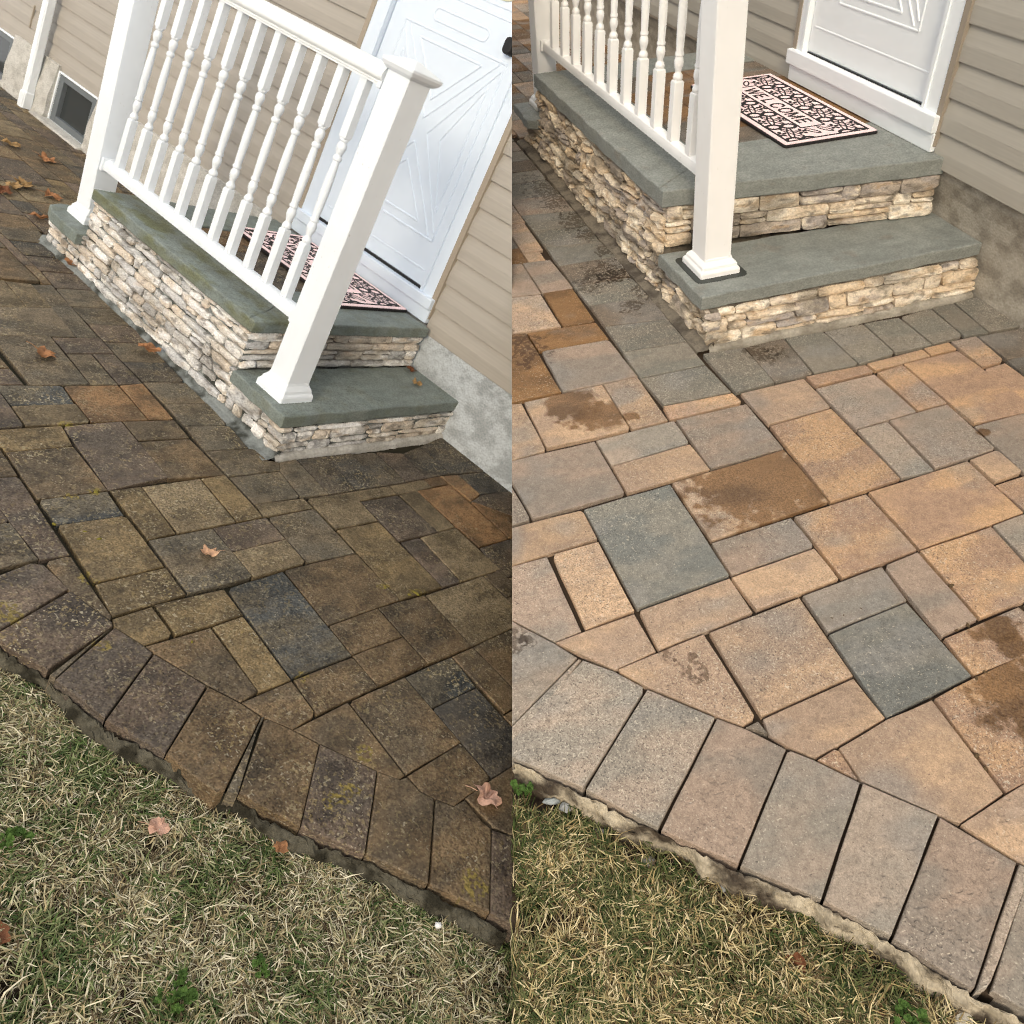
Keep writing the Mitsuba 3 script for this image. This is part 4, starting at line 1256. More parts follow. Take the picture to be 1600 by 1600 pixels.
def build_house(lot, p):
    global LOT
    LOT = lot
    t = thing('house')
    tag(t, p['label'], 'house')
    yw, c = p['yw'], p['course']
    sid = p['siding']
    boards = []
    z = p['z0']
    prof = [(.004, .004), (-.006, .004), (-.0085, 0), (-.0130, 0), (-.0145, .003), (-.0150, c * .48), (-.0138, c * .53), (-.0008, c + .007), (.004, c + .007)]
    k = 0
    while z < 2.62:
        spans = [(p['xl'], p['door_l']), (p['door_r'], p['xr'])] if z < 2.05 else [(p['xl'], p['xr'])]
        if z < p.get('porch_z', 0):
            spans = spans
        for a, b in spans:
            obj('siding_board', along_x([(yw + o, z + h) for o, h in prof], a, b), sid, t, cut=True)
        z += c
    obj('wall_sheathing', box(p['xl'], p['xr'], yw + .06, yw + .2, p['z0'], 2.7), 'trim_tan', t, cut=True)
    obj('eave_board', box(p['xl'], p['xr'], yw - .30, yw + .2, 2.70, 2.86), p['door_bsdf'], t, cut=True)
    # starter strip and door casing
    obj('starter_strip', along_x([(yw - .012, p['z0'] - .014), (yw + .01, p['z0'] - .014), (yw + .01, p['z0'] + .002), (yw - .012, p['z0'] + .002)], p['xl'], p['door_l']), 'trim_tan', t, cut=True)
    for i, (a, b) in enumerate(p['foundation']):
        obj('foundation', cat([p['found_mesh'](a, b)]), p['found_bsdf'][i], t, cut=True)
    xd0, xd1 = p['leaf']
    zs = p['sill_z']                                     # bottom of the riser, top of the riser, top of the sill, bottom of the leaf
    white = p['door_bsdf']
    for a, b in ((p['door_l'], p['door_l'] + .028), (p['door_r'] - .028, p['door_r'])):
        obj('casing_trim', box(a, b, yw - .026, yw + .03, zs[0] + .02, 2.08), 'trim_tan', t, cut=True)
    jam = obj('door_jamb', box(p['door_l'] + .028, xd0 - .006, yw - .022, yw + .07, zs[0] + .004, 2.07), white, t, cut=True)
    obj('door_jamb', box(xd1 + .006, p['door_r'] - .028, yw - .022, yw + .07, zs[0] + .004, 2.07), white, t, cut=True)
    obj('door_stop', box(xd1 + .006, xd1 + .022, yw - .030, yw - .0225, zs[2], 2.06), white, t, cut=True)
    obj('door_stop', box(xd0 - .022, xd0 - .006, yw - .030, yw - .0225, zs[2], 2.06), white, t, cut=True)
    obj('door_header', box(xd0 - .005, xd1 + .005, yw - .022, yw + .07, 2.03, 2.07), white, t, cut=True)
    obj('sill_riser', box(p['door_l'] + .012, p['door_r'] - .004, yw - .034, yw + .06, zs[0] - .002, zs[1], .003), white, t, cut=True)
    obj('door_sill', box(p['door_l'] - .004, p['door_r'] - .004, yw - .050, yw + .06, zs[1] + .001, zs[2], .005), white, t, cut=True)
    obj('door_gap', box(xd0 - .004, xd1 + .004, yw + .016, yw + .058, zs[2], 2.03, .001), 'black_gap', t, cut=True)
    leaf = obj('front_door', box(xd0, xd1, yw - .002, yw + .034, zs[3], 2.025, .003), white, t, cut=True)
    if leaf:
        x0, x1, z0, z1 = p['panel']
        zm = p.get('panel_top', z1)
        cx, cz = (x0 + x1) / 2, (z0 + z1) / 2
        y = yw - .002
        q = [((x0, z0), (x1, z0)), ((x1, z0), (x1, z1)), ((x1, z1), (x0, z1)), ((x0, z1), (x0, z0))]
        e = .035
        q += [((x0 + e, z1 - .012), (cx, cz + .055)), ((cx, cz + .055), (x1 - e, z1 - .012)), ((x0 + e, z0 + .012), (cx, cz - .055)), ((cx, cz - .055), (x1 - e, z0 + .012)),
              ((x0 + .012, z1 - e), (cx - .05, cz)), ((cx - .05, cz), (x0 + .012, z0 + e)), ((x1 - .012, z1 - e), (cx + .05, cz)), ((cx + .05, cz), (x1 - .012, z0 + e))]
        h2 = .085                                        # the inner step of each triangular field
        q += [((x0 + e + h2, z1 - .045), (cx, cz + .055 + h2)), ((cx, cz + .055 + h2), (x1 - e - h2, z1 - .045)), ((x0 + e + h2, z1 - .045), (x1 - e - h2, z1 - .045)),
              ((x0 + e + h2, z0 + .045), (cx, cz - .055 - h2)), ((cx, cz - .055 - h2), (x1 - e - h2, z0 + .045)), ((x0 + e + h2, z0 + .045), (x1 - e - h2, z0 + .045)),
              ((x0 + .045, z1 - e - h2), (cx - .05 - h2, cz)), ((cx - .05 - h2, cz), (x0 + .045, z0 + e + h2)), ((x1 - .045, z1 - e - h2), (cx + .05 + h2, cz)), ((cx + .05 + h2, cz), (x1 - .045, z0 + e + h2)),
              ((x0 + .045, z1 - e - h2), (x0 + .045, z0 + e + h2)), ((x1 - .045, z1 - e - h2), (x1 - .045, z0 + e + h2))]
        obj('crossbuck_moulding', grooves(q, y, .006, .0042), white, leaf)
        lines = [((xd0 + .03, z1 + .16), (xd1 - .03, z1 + .16)), ((xd0 + .03, z0 - .13), (xd1 - .03, z0 - .13)), ((xd0 + .03, z1 + .20), (xd1 - .03, z1 + .20))]
        obj('rail_moulding', grooves(lines, y, .005, .003), white, leaf, cut=False) if lot == 'after' else \
            obj('rail_moulding', trim(grooves(lines, y, .005, .003)) or grooves(lines[1:2], y, .005, .003), white, leaf)
        a = rounded(cx - .165, cx + .165, z1 + .045, z1 + .098, .024)
        ring = Polygon(a).difference(Polygon(a).buffer(-.012))
        outer_ = [tuple(q_) for q_ in ring.exterior.coords][:-1]
        pairs = [(outer_[i], outer_[(i + 1) % len(outer_)]) for i in range(len(outer_))]
        obj('letter_panel', grooves(pairs, y, .0055, .0036), white, leaf)
    # black gasket that shows at the foot of the leaf
    obj('door_gasket', box(xd0 + .01, xd1 + .012, yw - .012, yw - .0025, zs[2] + .001, zs[3] - .001 if zs[3] - zs[2] > .004 else zs[2] + .008, .001), 'black_gap', t, cut=True)
    obj('door_gasket', box(xd1 - .004, xd1 + .005, yw - .014, yw - .0025, zs[2] + .010, zs[2] + .055, .001), 'black_gap', t, cut=True)
    return t


def build_mat(lot, x0, x1, y0, y1, z, label):
    global LOT
    LOT = lot
    t = thing('doormat')
    tag(t, label, 'doormat')
    obj('rubber_backing', slab(rounded(x0, x1, y0, y1, .012), z + .0005, z + .012, .002), 'black_rubber', t)
    obj('pile', slab(rounded(x0 + .004, x1 - .004, y0 + .004, y1 - .004, .010), z + .0125, z + .0155, .001), 'pink_pile', t)
    W, H = x1 - x0, y1 - y0
    cx, cy = (x0 + x1) / 2, (y0 + y1) / 2
    b = .030
    fr = sbox(x0 + b, y0 + b, x1 - b, y1 - b)
    band = sbox(cx - W * .33, cy - H * .125, cx + W * .33, cy + H * .125)
    shapes = [fr.boundary.buffer(.0062), band.boundary.buffer(.0056)]
    step = (W - 2 * b) / 5
    for yy in (cy + H * .282, cy - H * .282):
        for i in range(6):
            xx = x0 + b + i * step
            for q in (-1, 1):
                e = affinity.rotate(affinity.scale(Point(xx + q * .006, yy + q * .032).buffer(1, quad_segs=8), .025, .030), -8)
                shapes.append(e.boundary.buffer(.0076))
        for i in range(5):
            xx = x0 + b + (i + .5) * step
            for ang, q in ((24, 1), (-20, -1)):
                e = affinity.rotate(affinity.scale(Point(xx, yy + q * .004).buffer(1, quad_segs=8), step * .36, .012), ang)
                shapes.append(e.boundary.buffer(.0034))
            for q in (-1, 1):
                for a5 in range(5):
                    t5 = a5 * 1.2566 + .5
                    pet = affinity.rotate(affinity.scale(Point(0, 0).buffer(1, quad_segs=4), .0125, .0072), math.degrees(t5))
                    shapes.append(affinity.translate(pet, xx + .019 * math.cos(t5), yy + q * .048 + .0155 * math.sin(t5)))
    for q in (-1, 1):                                    # the two ends of the mat, beside the lettering
        for yy in (cy - .03, cy + .03):
            e = affinity.rotate(affinity.scale(Point(cx + q * W * .385, yy).buffer(1, quad_segs=8), .036, .012), 30 * q)
            shapes.append(e.boundary.buffer(.0036))
    pat = unary_union([q.intersection(fr.buffer(.004)) for q in shapes])
    inner_band = band.buffer(-.0035)
    pat = pat.difference(inner_band)
    ms = []
    for g in getattr(pat, 'geoms', [pat]):
        if g.geom_type == 'Polygon' and g.area > 1e-6:
            m = trimesh.creation.extrude_polygon(g.simplify(.0006), .0008, engine='earcut')
            m.apply_translation((0, 0, z + .0156)); ms.append(m)
    obj('printed_pattern', cat(ms), 'black_rubber', t)
    ms = []
    word = 'WELCOME'
    hgt, adv = H * .145, W * .083
    for i, ch in enumerate(word):
        m = meshkit.text_mesh(ch, hgt, .0008, bold=True)
        ext = m.bounds
        m.apply_translation((cx + (i - 3) * adv - (ext[0][0] + ext[1][0]) / 2, cy - hgt / 2, z + .0156))
        obj('letter', m, 'black_rubber', t)
    return t


# ------------------------------------------------------------------ ground under both lots
def build_ground(lot, outer):
    global LOT
    LOT = lot
    k = key_for('lawn'); tag(k, kind='structure')
    # soil surface of the lawn, crumbly, a hand's breadth below the paving
    x0, x1, y0, y1 = (-1.6, 2.4, -2.4, 0.2) if lot == 'before' else (.6, 2.9, -2.2, .6)
    st = .016
    X, Y = np.meshgrid(np.arange(x0, x1, st), np.arange(y0, y1, st), indexing='ij')
    P = np.stack([X, Y, np.zeros_like(X)], -1)
    Z = -.072 + (meshkit.fbm(P * 6, 3, 2) - .5) * .035 + (meshkit.fbm(P * 38, 3, 7) - .5) * .030
    v = np.c_[X.ravel(), Y.ravel(), Z.ravel()]
    ny = X.shape[1]
    i, j = np.meshgrid(np.arange(X.shape[0] - 1), np.arange(ny - 1), indexing='ij')
    a = (i * ny + j).ravel()
    f = np.vstack([np.c_[a, a + ny, a + ny + 1], np.c_[a, a + ny + 1, a + 1]])
    L = LOTS[lot]
    m = trimesh.intersections.slice_mesh_plane(trimesh.Trimesh(v, f, process=False), L['cut'], L['eye'])
    obj('lawn', m, 'soil', smooth=True, exact=k)
    k = key_for('earth'); tag(k, kind='structure')
    if lot == 'before':
        obj('earth', box(-5.4, 3.2, -4.0, 1.6, -2.6, -.112), 'soil', exact=k, cut=True)
    else:
        obj('earth', box(-30, 20, -20, 30, -2.0, -.112), 'soil', exact=k, cut=True)


STATS = []


def grass(lot, name, n, region, seed, mix_green, length, outer, around=None):
    global LOT
    LOT = lot
    g = np.random.default_rng(seed)
    x0, y0, x1, y1 = region.bounds
    # tufts: blades radiate from clump centres; a share is strewn loose
    nc = int(region.area / .0007)
    cxy = np.c_[g.uniform(x0, x1, nc), g.uniform(y0, y1, nc)]
    ci = g.integers(0, nc, n)
    off = g.normal(0, .016, (n, 2))
    P = cxy[ci] + off
    import shapely
    if around is not None:                               # the lawn goes on, thinner, outside the view
        thin = shapely.contains_xy(around, P[:, 0], P[:, 1]) | (g.random(n) < .30)
        P, ci, off = P[thin], ci[thin], off[thin]
        n = len(P)
    ok = shapely.contains_xy(region, P[:, 0], P[:, 1])
    P, ci, off = P[ok], ci[ok], off[ok]
    v3 = np.c_[P, np.full(len(P), -.07)]
    ok = side(v3) > .001
    P, ci, off = P[ok], ci[ok], off[ok]
    n = len(P)
    nz = lambda s, fr: meshkit.fbm(np.c_[P * fr, np.full(n, s)], 3, s)
    bare = nz(11, 5.0)
    edge_line = LineString(outer)
    dist = shapely.distance(shapely.points(P), edge_line)
    near = np.clip(1 - dist / (.075 if lot == 'after' else .03), 0, 1)
    keep = g.random(n) > np.clip((bare - (.60 if lot == 'after' else .95)) * 3.2, 0, .6) + near ** .6 * (.97 if lot == 'after' else .25)
    P, ci, off, dist = P[keep], ci[keep], off[keep], dist[keep]
    n = len(P)
    gf = nz(3, 8.0) * .40 + nz(5, 24.0) * .60
    green = g.random(n) < np.clip((gf - (1 - mix_green)) * 3.6 + .38, .15, .80)
    clump_dir = np.arctan2(off[:, 1], off[:, 0])
    swirl = nz(8, 5.0) * 4 * math.pi
    head = np.where(g.random(n) < .55, clump_dir + g.normal(0, .7, n), swirl + g.normal(0, 1.1, n))
    el = np.where(green, g.normal(.90, .34, n), g.normal(.45, .35, n)).clip(.03, 1.45)
    Ln = np.where(green, g.uniform(.6, 1.0, n), g.uniform(.45, 1.25, n) * np.where(g.random(n) < .10, 1.7, 1.0)) * length
    curve = np.where(green, g.normal(.9, .5, n), g.normal(1.5, .8, n))
    w = g.uniform(.0005, .0014, n) ** 1.0 * np.where(green, 1.15, 1.0)
    S = 3
    pts = np.zeros((n, S + 1, 3))
    pts[:, 0] = np.c_[P, np.full(n, -.078)]
    e, h = el.copy(), head.copy()
    tw = g.normal(0, .55, n)
    for s in range(S):
        d = np.c_[np.cos(e) * np.cos(h), np.cos(e) * np.sin(h), np.sin(e)]
        pts[:, s + 1] = pts[:, s] + d * (Ln / S)[:, None]
        e = e - curve * .55 * (.6 + s * .6) * g.uniform(.6, 1.3, n); h = h + tw * .6
        e = np.maximum(e, -.7)
    pts[:, 1:, 2] = np.maximum(pts[:, 1:, 2], -.070 + g.uniform(0, .030, (n, 1)))
    pd = np.c_[-np.sin(head + g.normal(0, .5, n)), np.cos(head), np.zeros(n)]
    wid = np.array([1, 1, .75])
    V = np.zeros((n, 2 * S + 1, 3))
    for s in range(S):
        V[:, 2 * s] = pts[:, s] - pd * (w * wid[s])[:, None]
        V[:, 2 * s + 1] = pts[:, s] + pd * (w * wid[s])[:, None]
    V[:, 2 * S] = pts[:, S]
    f1 = []
    for s in range(S - 1):
        a = 2 * s
        f1 += [[a, a + 1, a + 3], [a, a + 3, a + 2]]
    f1 += [[2 * S - 2, 2 * S - 1, 2 * S]]
    f1 = np.array(f1)
    f = (f1[None] + (np.arange(n) * (2 * S + 1))[:, None, None]).reshape(-1, 3)
    straw = np.array([[.50, .44, .27], [.38, .31, .17], [.64, .58, .42], [.24, .19, .10], [.44, .42, .25], [.085, .06, .034]])
    grn = np.array([[.060, .100, .026], [.12, .155, .055], [.22, .25, .115], [.034, .062, .018], [.16, .17, .075]])
    if lot == 'after':
        straw = straw * np.array([.95, .87, .72]); grn = grn * np.array([.74, .66, .60])
    col = np.where(green[:, None], grn[g.integers(0, 5, n)], straw[g.choice(6, n, p=[.20, .15, .22, .14, .10, .19])]) * g.uniform(.7, 1.25, (n, 1))
    C = np.repeat(col, 2 * S + 1, 0)
    # keep blades off the paving: drop those whose tip comes over it
    Vf = V.reshape(-1, 3)
    inside = Polygon(list(outer) + [(outer[-1][0] - 3, outer[-1][1] + 3), (outer[0][0] - 3, outer[0][1] + 2)]).buffer(-.012)
    tipin = shapely.contains_xy(inside, pts[:, S, 0], pts[:, S, 1]) | (side(pts[:, S]) < -.003)
    k2 = ~tipin
    sel = np.repeat(k2, len(f1))
    k = key_for(name); tag(k, kind='stuff')
    tag(k, 'short pale dormant grass with green tufts below the mossy border' if lot == 'before' else 'thin brown and green dormant grass along the cleaned border')
    m = trimesh.Trimesh(Vf, f[sel], process=False)
    used = np.unique(f[sel]); remap = np.full(len(Vf), -1); remap[used] = np.arange(len(used))
    obj(name, (Vf[used], remap[f[sel]]), 'grass_blade', exact=k, smooth=False, color=np.clip(C[used], 0, 1))
    STATS.append((lot, int(k2.sum())))


def leaf_mesh(size, seed, lobes=5, curl=.35):
    """A curled lobed leaf with its stem, about size metres long, lying at the origin."""
    r = random.Random(seed)
    n = 26
    rim = []
    for i in range(n):
        t = i / n * 2 * math.pi
        rad = .36 + .12 * abs(math.cos(lobes / 2 * t + .3 + .5 * math.sin(t + seed))) ** 2 + r.uniform(-.07, .06)
        rim.append((rad * math.cos(t) * 1.05, rad * math.sin(t)))
    rim = np.array(rim)
    v = [(0, 0)] + [tuple(q * .5) for q in rim] + [tuple(q) for q in rim]
    v = np.array(v)
    f = [[0, 1 + i, 1 + (i + 1) % n] for i in range(n)]
    for i in range(n):
        a, b, c, d = 1 + i, 1 + (i + 1) % n, 1 + n + i, 1 + n + (i + 1) % n
        f += [[a, c, d], [a, d, b]]
    z = curl * (v[:, 0] ** 2 * r.uniform(.5, 1.8) + v[:, 1] ** 2 * r.uniform(.4, 1.8)) + .13 * np.sin(v[:, 0] * 9 + seed) * np.cos(v[:, 1] * 8 + seed * 2)
    z += np.array([r.uniform(-.03, .03) for _ in v])
    V = np.c_[v, z + .02] * size
    m = [(V, np.array(f))]
    stem = [(-.42, 0), (-.62, .05), (-.85, .03)]
    sv, sf = [], []
    for k, (x, y) in enumerate(stem):
        for a in range(3):
            sv.append((x * size, y * size + .012 * size * math.cos(a * 2.1), .10 * size + .012 * size * math.sin(a * 2.1)))
    for k in range(2):
        for a in range(3):
            b = (a + 1) % 3
            sf += [[k * 3 + a, k * 3 + b, k * 3 + 3 + b], [k * 3 + a, k * 3 + 3 + b, k * 3 + 3 + a]]
    m.append((np.array(sv), np.array(sf)))
    v, f = cat(m)
    v[:, 2] -= v[:, 2].min()
    return v, f


def place(mesh, x, y, z, yaw, tilt=0.0, roll=0.0):
    v, f = arr(mesh)
    cr, sr = math.cos(roll), math.sin(roll)
    ct, st = math.cos(tilt), math.sin(tilt)
    v = v @ np.array([[1, 0, 0], [0, cr, -sr], [0, sr, cr]]).T @ np.array([[ct, 0, st], [0, 1, 0], [-st, 0, ct]]).T
    c, s = math.cos(yaw), math.sin(yaw)
    v = v @ np.array([[c, -s, 0], [s, c, 0], [0, 0, 1]]).T
    v[:, 2] -= v[:, 2].min()
    return v + np.array([x, y, z]), f


def leaf(lot, x, y, z, size, tone, label, yaw=None, tilt=.1, curl=.35, lobes=5, cut=False):
    global LOT
    LOT = lot
    s = rnd.randrange(1000)
    k = key_for('fallen_leaf')
    obj('fallen_leaf', place(leaf_mesh(size, s, lobes, curl), x, y, z, rnd.uniform(0, 6.28) if yaw is None else yaw, tilt, rnd.uniform(-.15, .15)), 'dry_leaf', exact=k, uv=(tone + .5, s + .5))
    tag(k, label, 'leaf')


def rock(lot, x, y, z, size, tone, label, seed):
    global LOT
    LOT = lot
    r = np.random.default_rng(seed)
    pts = r.normal(0, 1, (26, 3)); pts /= np.linalg.norm(pts, axis=1, keepdims=True)
    pts *= np.array(size) * r.uniform(.75, 1.1, (26, 1))
    h = trimesh.convex.convex_hull(pts)
    k = key_for('rock')
    v, f = place((h.vertices, h.faces), x, y, z, r.uniform(0, 6), 0, 0)
    obj('rock', (v, f), 'rock_face', exact=k, uv=(tone + .5, seed + .5))
    tag(k, label, 'rock')


def weed(lot, x, y, n, spread, label, seed):
    global LOT
    LOT = lot
    r = random.Random(seed)
    t = thing('weed')
    tag(t, label, 'weed')
    ls, ss = [], []
    for i in range(n):
        a = r.uniform(0, 6.28); d = spread * math.sqrt(r.random())
        px_, py_ = x + d * math.cos(a), y + d * math.sin(a)
        h = r.uniform(.004, .026)
        q = leaf_mesh(r.uniform(.011, .020), seed * 50 + i, r.choice([3, 3, 4]), .5)
        ls.append(place(q, px_, py_, -.055 + h, r.uniform(0, 6.28), r.uniform(-.5, .5), r.uniform(-.4, .4)))
        ss.append(box(px_ - .0007, px_ + .0007, py_ - .0007, py_ + .0007, -.08, -.05 + h, .0002))
    obj('leaves', cat(ls), 'dry_leaf', t, uv=(4.5, seed + .5))
    obj('stems', cat(ss), 'dry_leaf', t, uv=(4.5, seed + .5))


# ================================================================== THE 'AFTER' LOT (upright)
LOT = 'after'
build_ground('after', OUTER_AFTER)
build_patio('after', PAVERS_AFTER, OUTER_AFTER, INNER_AFTER, 'paver_clean', 'joint_clean', 'footing_clean', .024)


def found_after(a, b):
    return along_x([(1.128, -.10), (1.26, -.10), (1.26, .42), (1.135, .42), (1.133, .36), (1.150, .30), (1.160, .22), (1.158, .10), (1.145, .01)], a, b)


build_house('after', dict(label='tan vinyl-sided house wall with white door beside the cleaned patio', yw=1.125, course=.1335, z0=.402, xl=-8.0, xr=2.6, door_l=-1.425, door_r=-.365,
            siding='siding_clean', foundation=[(-8, 2.6)], found_mesh=found_after, found_bsdf=['warm_concrete'], leaf=(-1.33, -.485), sill_z=(.455, .528, .598, .604),
            door_bsdf='white_door', panel=(-1.15, -.62, .85, 1.62)))


def build_porch(lot, p):
    global LOT
    LOT = lot
    t = thing('stone_porch')
    tag(t, p['label'], 'porch')
    bl, st, gr = p['slab'], p['stone'], p['grout']
    zt, tt, zp, tp = p['zt'], p['tt'], p['zp'], p['tp']
    xF, xB, yw = p['xF'], p['xB'], p['yw']
    xp0, xp1, xw = p['xp0'], p['xp1'], p['xw']           # riser line of the landing: at its front, at the wall; front of the tread
    # hidden core
    obj('core', box(xF + .02, min(xp0, xp1) - .03, .035, yw + .1, -.1, zp - tp, .001), gr, t)
    obj('core', box(min(xp0, xp1) - .05, xw - .04, .035, yw + .1, -.1, zt - tt, .001), gr, t)
    obj('core', box(xB + .05, xF + .03, .035, yw + .1, -.1, p['zb'] - .05, .001), gr, t)
    # bluestone: tread, landing frame, back tread
    r = random.Random(9)
    worn = lambda q: sub_edges(np.array(q, float), .06, -.0045, r)
    obj('tread_slab', slab(worn(p['tread']), zt - tt, zt, .006), bl, t)
    d, e = p['frame_d'], p['frame_r']
    g = .003
    obj('landing_slab', slab(worn([(xF, p['yf']), (xp0 - .02, p['yf']), (xp0 - .02 - e + .12, p['yf'] + d), (xF + .25, p['yf'] + d)]), zp - tp, zp, .006), bl, t)
    obj('landing_slab', slab(worn([(xp0 - .02 + g, p['yf']), (xp0 + .012, p['yf'] + .002), (xp1 + .012, yw - .03), (xp0 - e, yw - .03), (xp0 - e, p['yf'] + d + g), (xp0 - .02 - e + .12 + g, p['yf'] + d)]), zp - tp, zp - .001, .006), bl, t)
    obj('landing_slab', slab(worn([(xF, p['yf'] + g), (xF + .25 - g, p['yf'] + d + g), (xF + .25, yw - .03), (xF, yw - .03)]), zp - tp, zp - .001, .006), bl, t)
    obj('back_tread_slab', slab(worn(p['back']), p['zb'] - .05, p['zb'], .006), bl, t)
    # brown pavers set inside the bluestone frame
    xa, xb, ya, yb = xF + .255, xp0 - e - .005, p['yf'] + d + .006, yw - .035
    rows = 4
    n = 0
    for i in range(rows):
        y0, y1 = ya + (yb - ya) * i / rows, ya + (yb - ya) * (i + 1) / rows
        x = xa - (.08 if i % 2 else 0)
        while x < xb - .02:
            a, b = max(x, xa), min(x + .23, xb)
            if b - a > .02:
                n += 1
                obj('paver', slab([(a + .002, y0 + .002), (b - .002, y0 + .002), (b - .002, y1 - .002), (a + .002, y1 - .002)], zp - tp, zp - .006, .003), p['paver'], t,
                    uv=(TONE_OF[r.choice('wdw' if lot == 'after' else 'dkw')] + .5, 500.5 + n))
            x += .23
    # stone veneer
    front = lambda u, w, o: np.stack([u, -o, w], -1)
    ledge_stones(t, front, [(xB + .02, xF, .012, p['zb'] - .052), (xF, xp0 - .008, .012, zp - tp - .002), (xp0 - .008, -.002, .012, zt - tt - .002)], p['row'], p['seed'], st, p['depth'], p['rough'], p['lens'])
    low = lambda u, w, o: np.stack([-.006 + o - p['batter'] * w, u, w], -1)
    ledge_stones(t, low, [(0, yw, .010, zt - tt - .002)], p['row2'], p['seed'] + 1, st, p['depth'] * .6, .013, (.08, .11, .14, .17, .2, .26))
    k = (xp1 - xp0) / yw
    upr = lambda u, w, o: np.stack([xp0 - .004 + k * u + o, u, w], -1)
    ledge_stones(t, upr, [(0, yw - .02, zt + .004, zp - tp - .002)], p['row2'], p['seed'] + 2, st, p['depth'] * .6, .013, (.08, .11, .14, .17, .2, .26))
    # mortar behind the stones and the fillet along the ground
    obj('mortar', cat([box(xB + .03, xp0, .004, .034, -.05, p['zb'] - .052, .001), box(xF + .002, xp0 - .01, .0045, .0345, -.05, zp - tp - .001, .001), box(xp0 - .012, -.03, .0035, .0335, -.05, zt - tt - .001, .001),
                       box(-.036 - .15 * p['batter'], -.012 - .15 * p['batter'], .0032, yw, -.05, zt - tt - .001, .001)]), gr, t)
    u = np.linspace(xB, .004, 90)
    prof = [(.01, .026), (-.006, .022), (-.014, .008), (-.45, .003), (-1, -.001), (-1.02, -.03), (.01, -.03)]
    ye = lambda x: np.interp(x, p['lip'][0], p['lip'][1])
    v = np.array([[x, y if y > -.1 else min(-.016, ye(x) * -y), z] for x in u for y, z in prof])
    v[:, 1] += (meshkit.fbm(v * 34, 4, 2) - .5) * .012; v[:, 2] += (meshkit.fbm(v * 41, 4, 6) - .5) * .014
    m = len(prof); f = []
    for i in range(len(u) - 1):
        for q in range(m):
            q2 = (q + 1) % m
            f.append([i * m + q, i * m + q2, (i + 1) * m + q2, (i + 1) * m + q])
    obj('mortar_fillet', (v, np.array(f)), gr, t, smooth=50)
    u = np.linspace(-.01, yw - .02, 60)
    prof = [(-.02, .016), (.004, .013), (.014, .004), (.020, -.03), (-.02, -.03)]
    v = np.array([[x, y, z] for y in u for x, z in prof])
    v[:, 0] += (meshkit.fbm(v * 28, 3, 12) - .5) * .020; v[:, 2] += (meshkit.fbm(v * 31, 3, 16) - .5) * .018
    m = len(prof); f = []
    for i in range(len(u) - 1):
        for q in range(m):
            q2 = (q + 1) % m
            f.append([i * m + q, i * m + q2, (i + 1) * m + q2, (i + 1) * m + q])
    obj('mortar_fillet', (v, np.array(f)), p['riser_grout'], t, smooth=50)
    return t


build_porch('after', dict(label='bluestone-topped porch with warm tan stacked stone, rinsed clean', slab='bluestone', stone='ledge_stone', grout='grout_clean', paver='paver_clean',
            zt=.202, tt=.057, zp=.453, tp=.072, xF=-2.024, xB=-2.30, yw=1.15, xp0=-.437, xp1=-.315, xw=-.046, yf=-.030, zb=.21,
            tread=[(-.400, -.038), (-.046, -.031), (-.046, 1.155), (-.348, 1.155)], frame_d=.29, frame_r=.32, row=(.034, .062), row2=(.042, .066), rough=.034, lens=(.06, .09, .12, .15, .19), batter=.24, lip=((-2.3, -.9, 0), (-.062, -.060, -.054)), riser_grout='warm_concrete', seed=31, depth=.030,
            back=[(-2.32, -.065), (-2.03, -.075), (-2.00, -.03), (-2.00, 1.1), (-2.32, 1.1)]))
build_railing('after', dict(label='white porch railing with turned balusters on the cleaned porch', bsdf='white_vinyl', seal=2,
              posts=[(-.238, .100, .202, .053, .080, 1.62, (-.014, -.050), 2), (-2.215, .095, .212, .053, .078, 1.62, (-.012, -.034), 1)],
              x0=-2.16, x1=-.293, y=.085, zb=.530, zt=1.43, bal=[-2.02 + .1580 * i for i in range(11)], half=.019, rad=.0175))
build_mat('after', -1.49, -.620, .600, 1.040, .452, 'pink and black WELCOME doormat before the door on the cleaned porch')
rock('after', 1.377, -1.077, -.062, (.020, .010, .008), 4, 'blue-grey flat stone at the lawn corner below the cleaned border, farther one', 3)
rock('after', 1.399, -1.055, -.062, (.014, .013, .010), 0, 'pale grey angular stone wedged against the cleaned border corner', 4)
rock('after', 1.556, -.925, -.066, (.020, .015, .010), 1, 'grey-brown stone half buried under the concrete edge', 5)
rock('after', 1.968, -.512, -.068, (.024, .018, .016), 2, 'cream rough stone in the soil below the last cleaned border pavers', 6)
rock('after', 1.992, -.466, -.066, (.018, .013, .010), 3, 'white chip of stone in the soil at the far end of the cleaned border', 7)
rock('after', 1.767, -.972, -.062, (.006, .005, .004), 3, 'tiny white pebble in the thin brown grass', 8)
rock('after', 1.470, -1.000, -.064, (.016, .010, .008), 1, 'dull brown stone in the soil beside the pale pair of stones', 21)
rock('after', 1.640, -.800, -.066, (.014, .010, .008), 0, 'small grey stone in the bare soil midway along the cleaned border', 22)
rock('after', 1.735, -.700, -.066, (.011, .009, .007), 1, 'small brown stone in the bare soil just before the red-brown leaf', 23)
leaf('after', 1.800, -.735, -.060, .040, 2, 'dark red-brown leaf standing in the soil under the cleaned border', tilt=1.0)
leaf('after', 1.905, -.640, -.058, .034, 2, 'small dull brown leaf in the bare soil by the cream stone', tilt=.3)
weed('after', 1.945, -.600, 26, .030, 'low green weed by the cream stones at the cleaned lawn edge', 71)
weed('after', 1.335, -1.135, 12, .022, 'small green sprig where the two patios meet', 72)

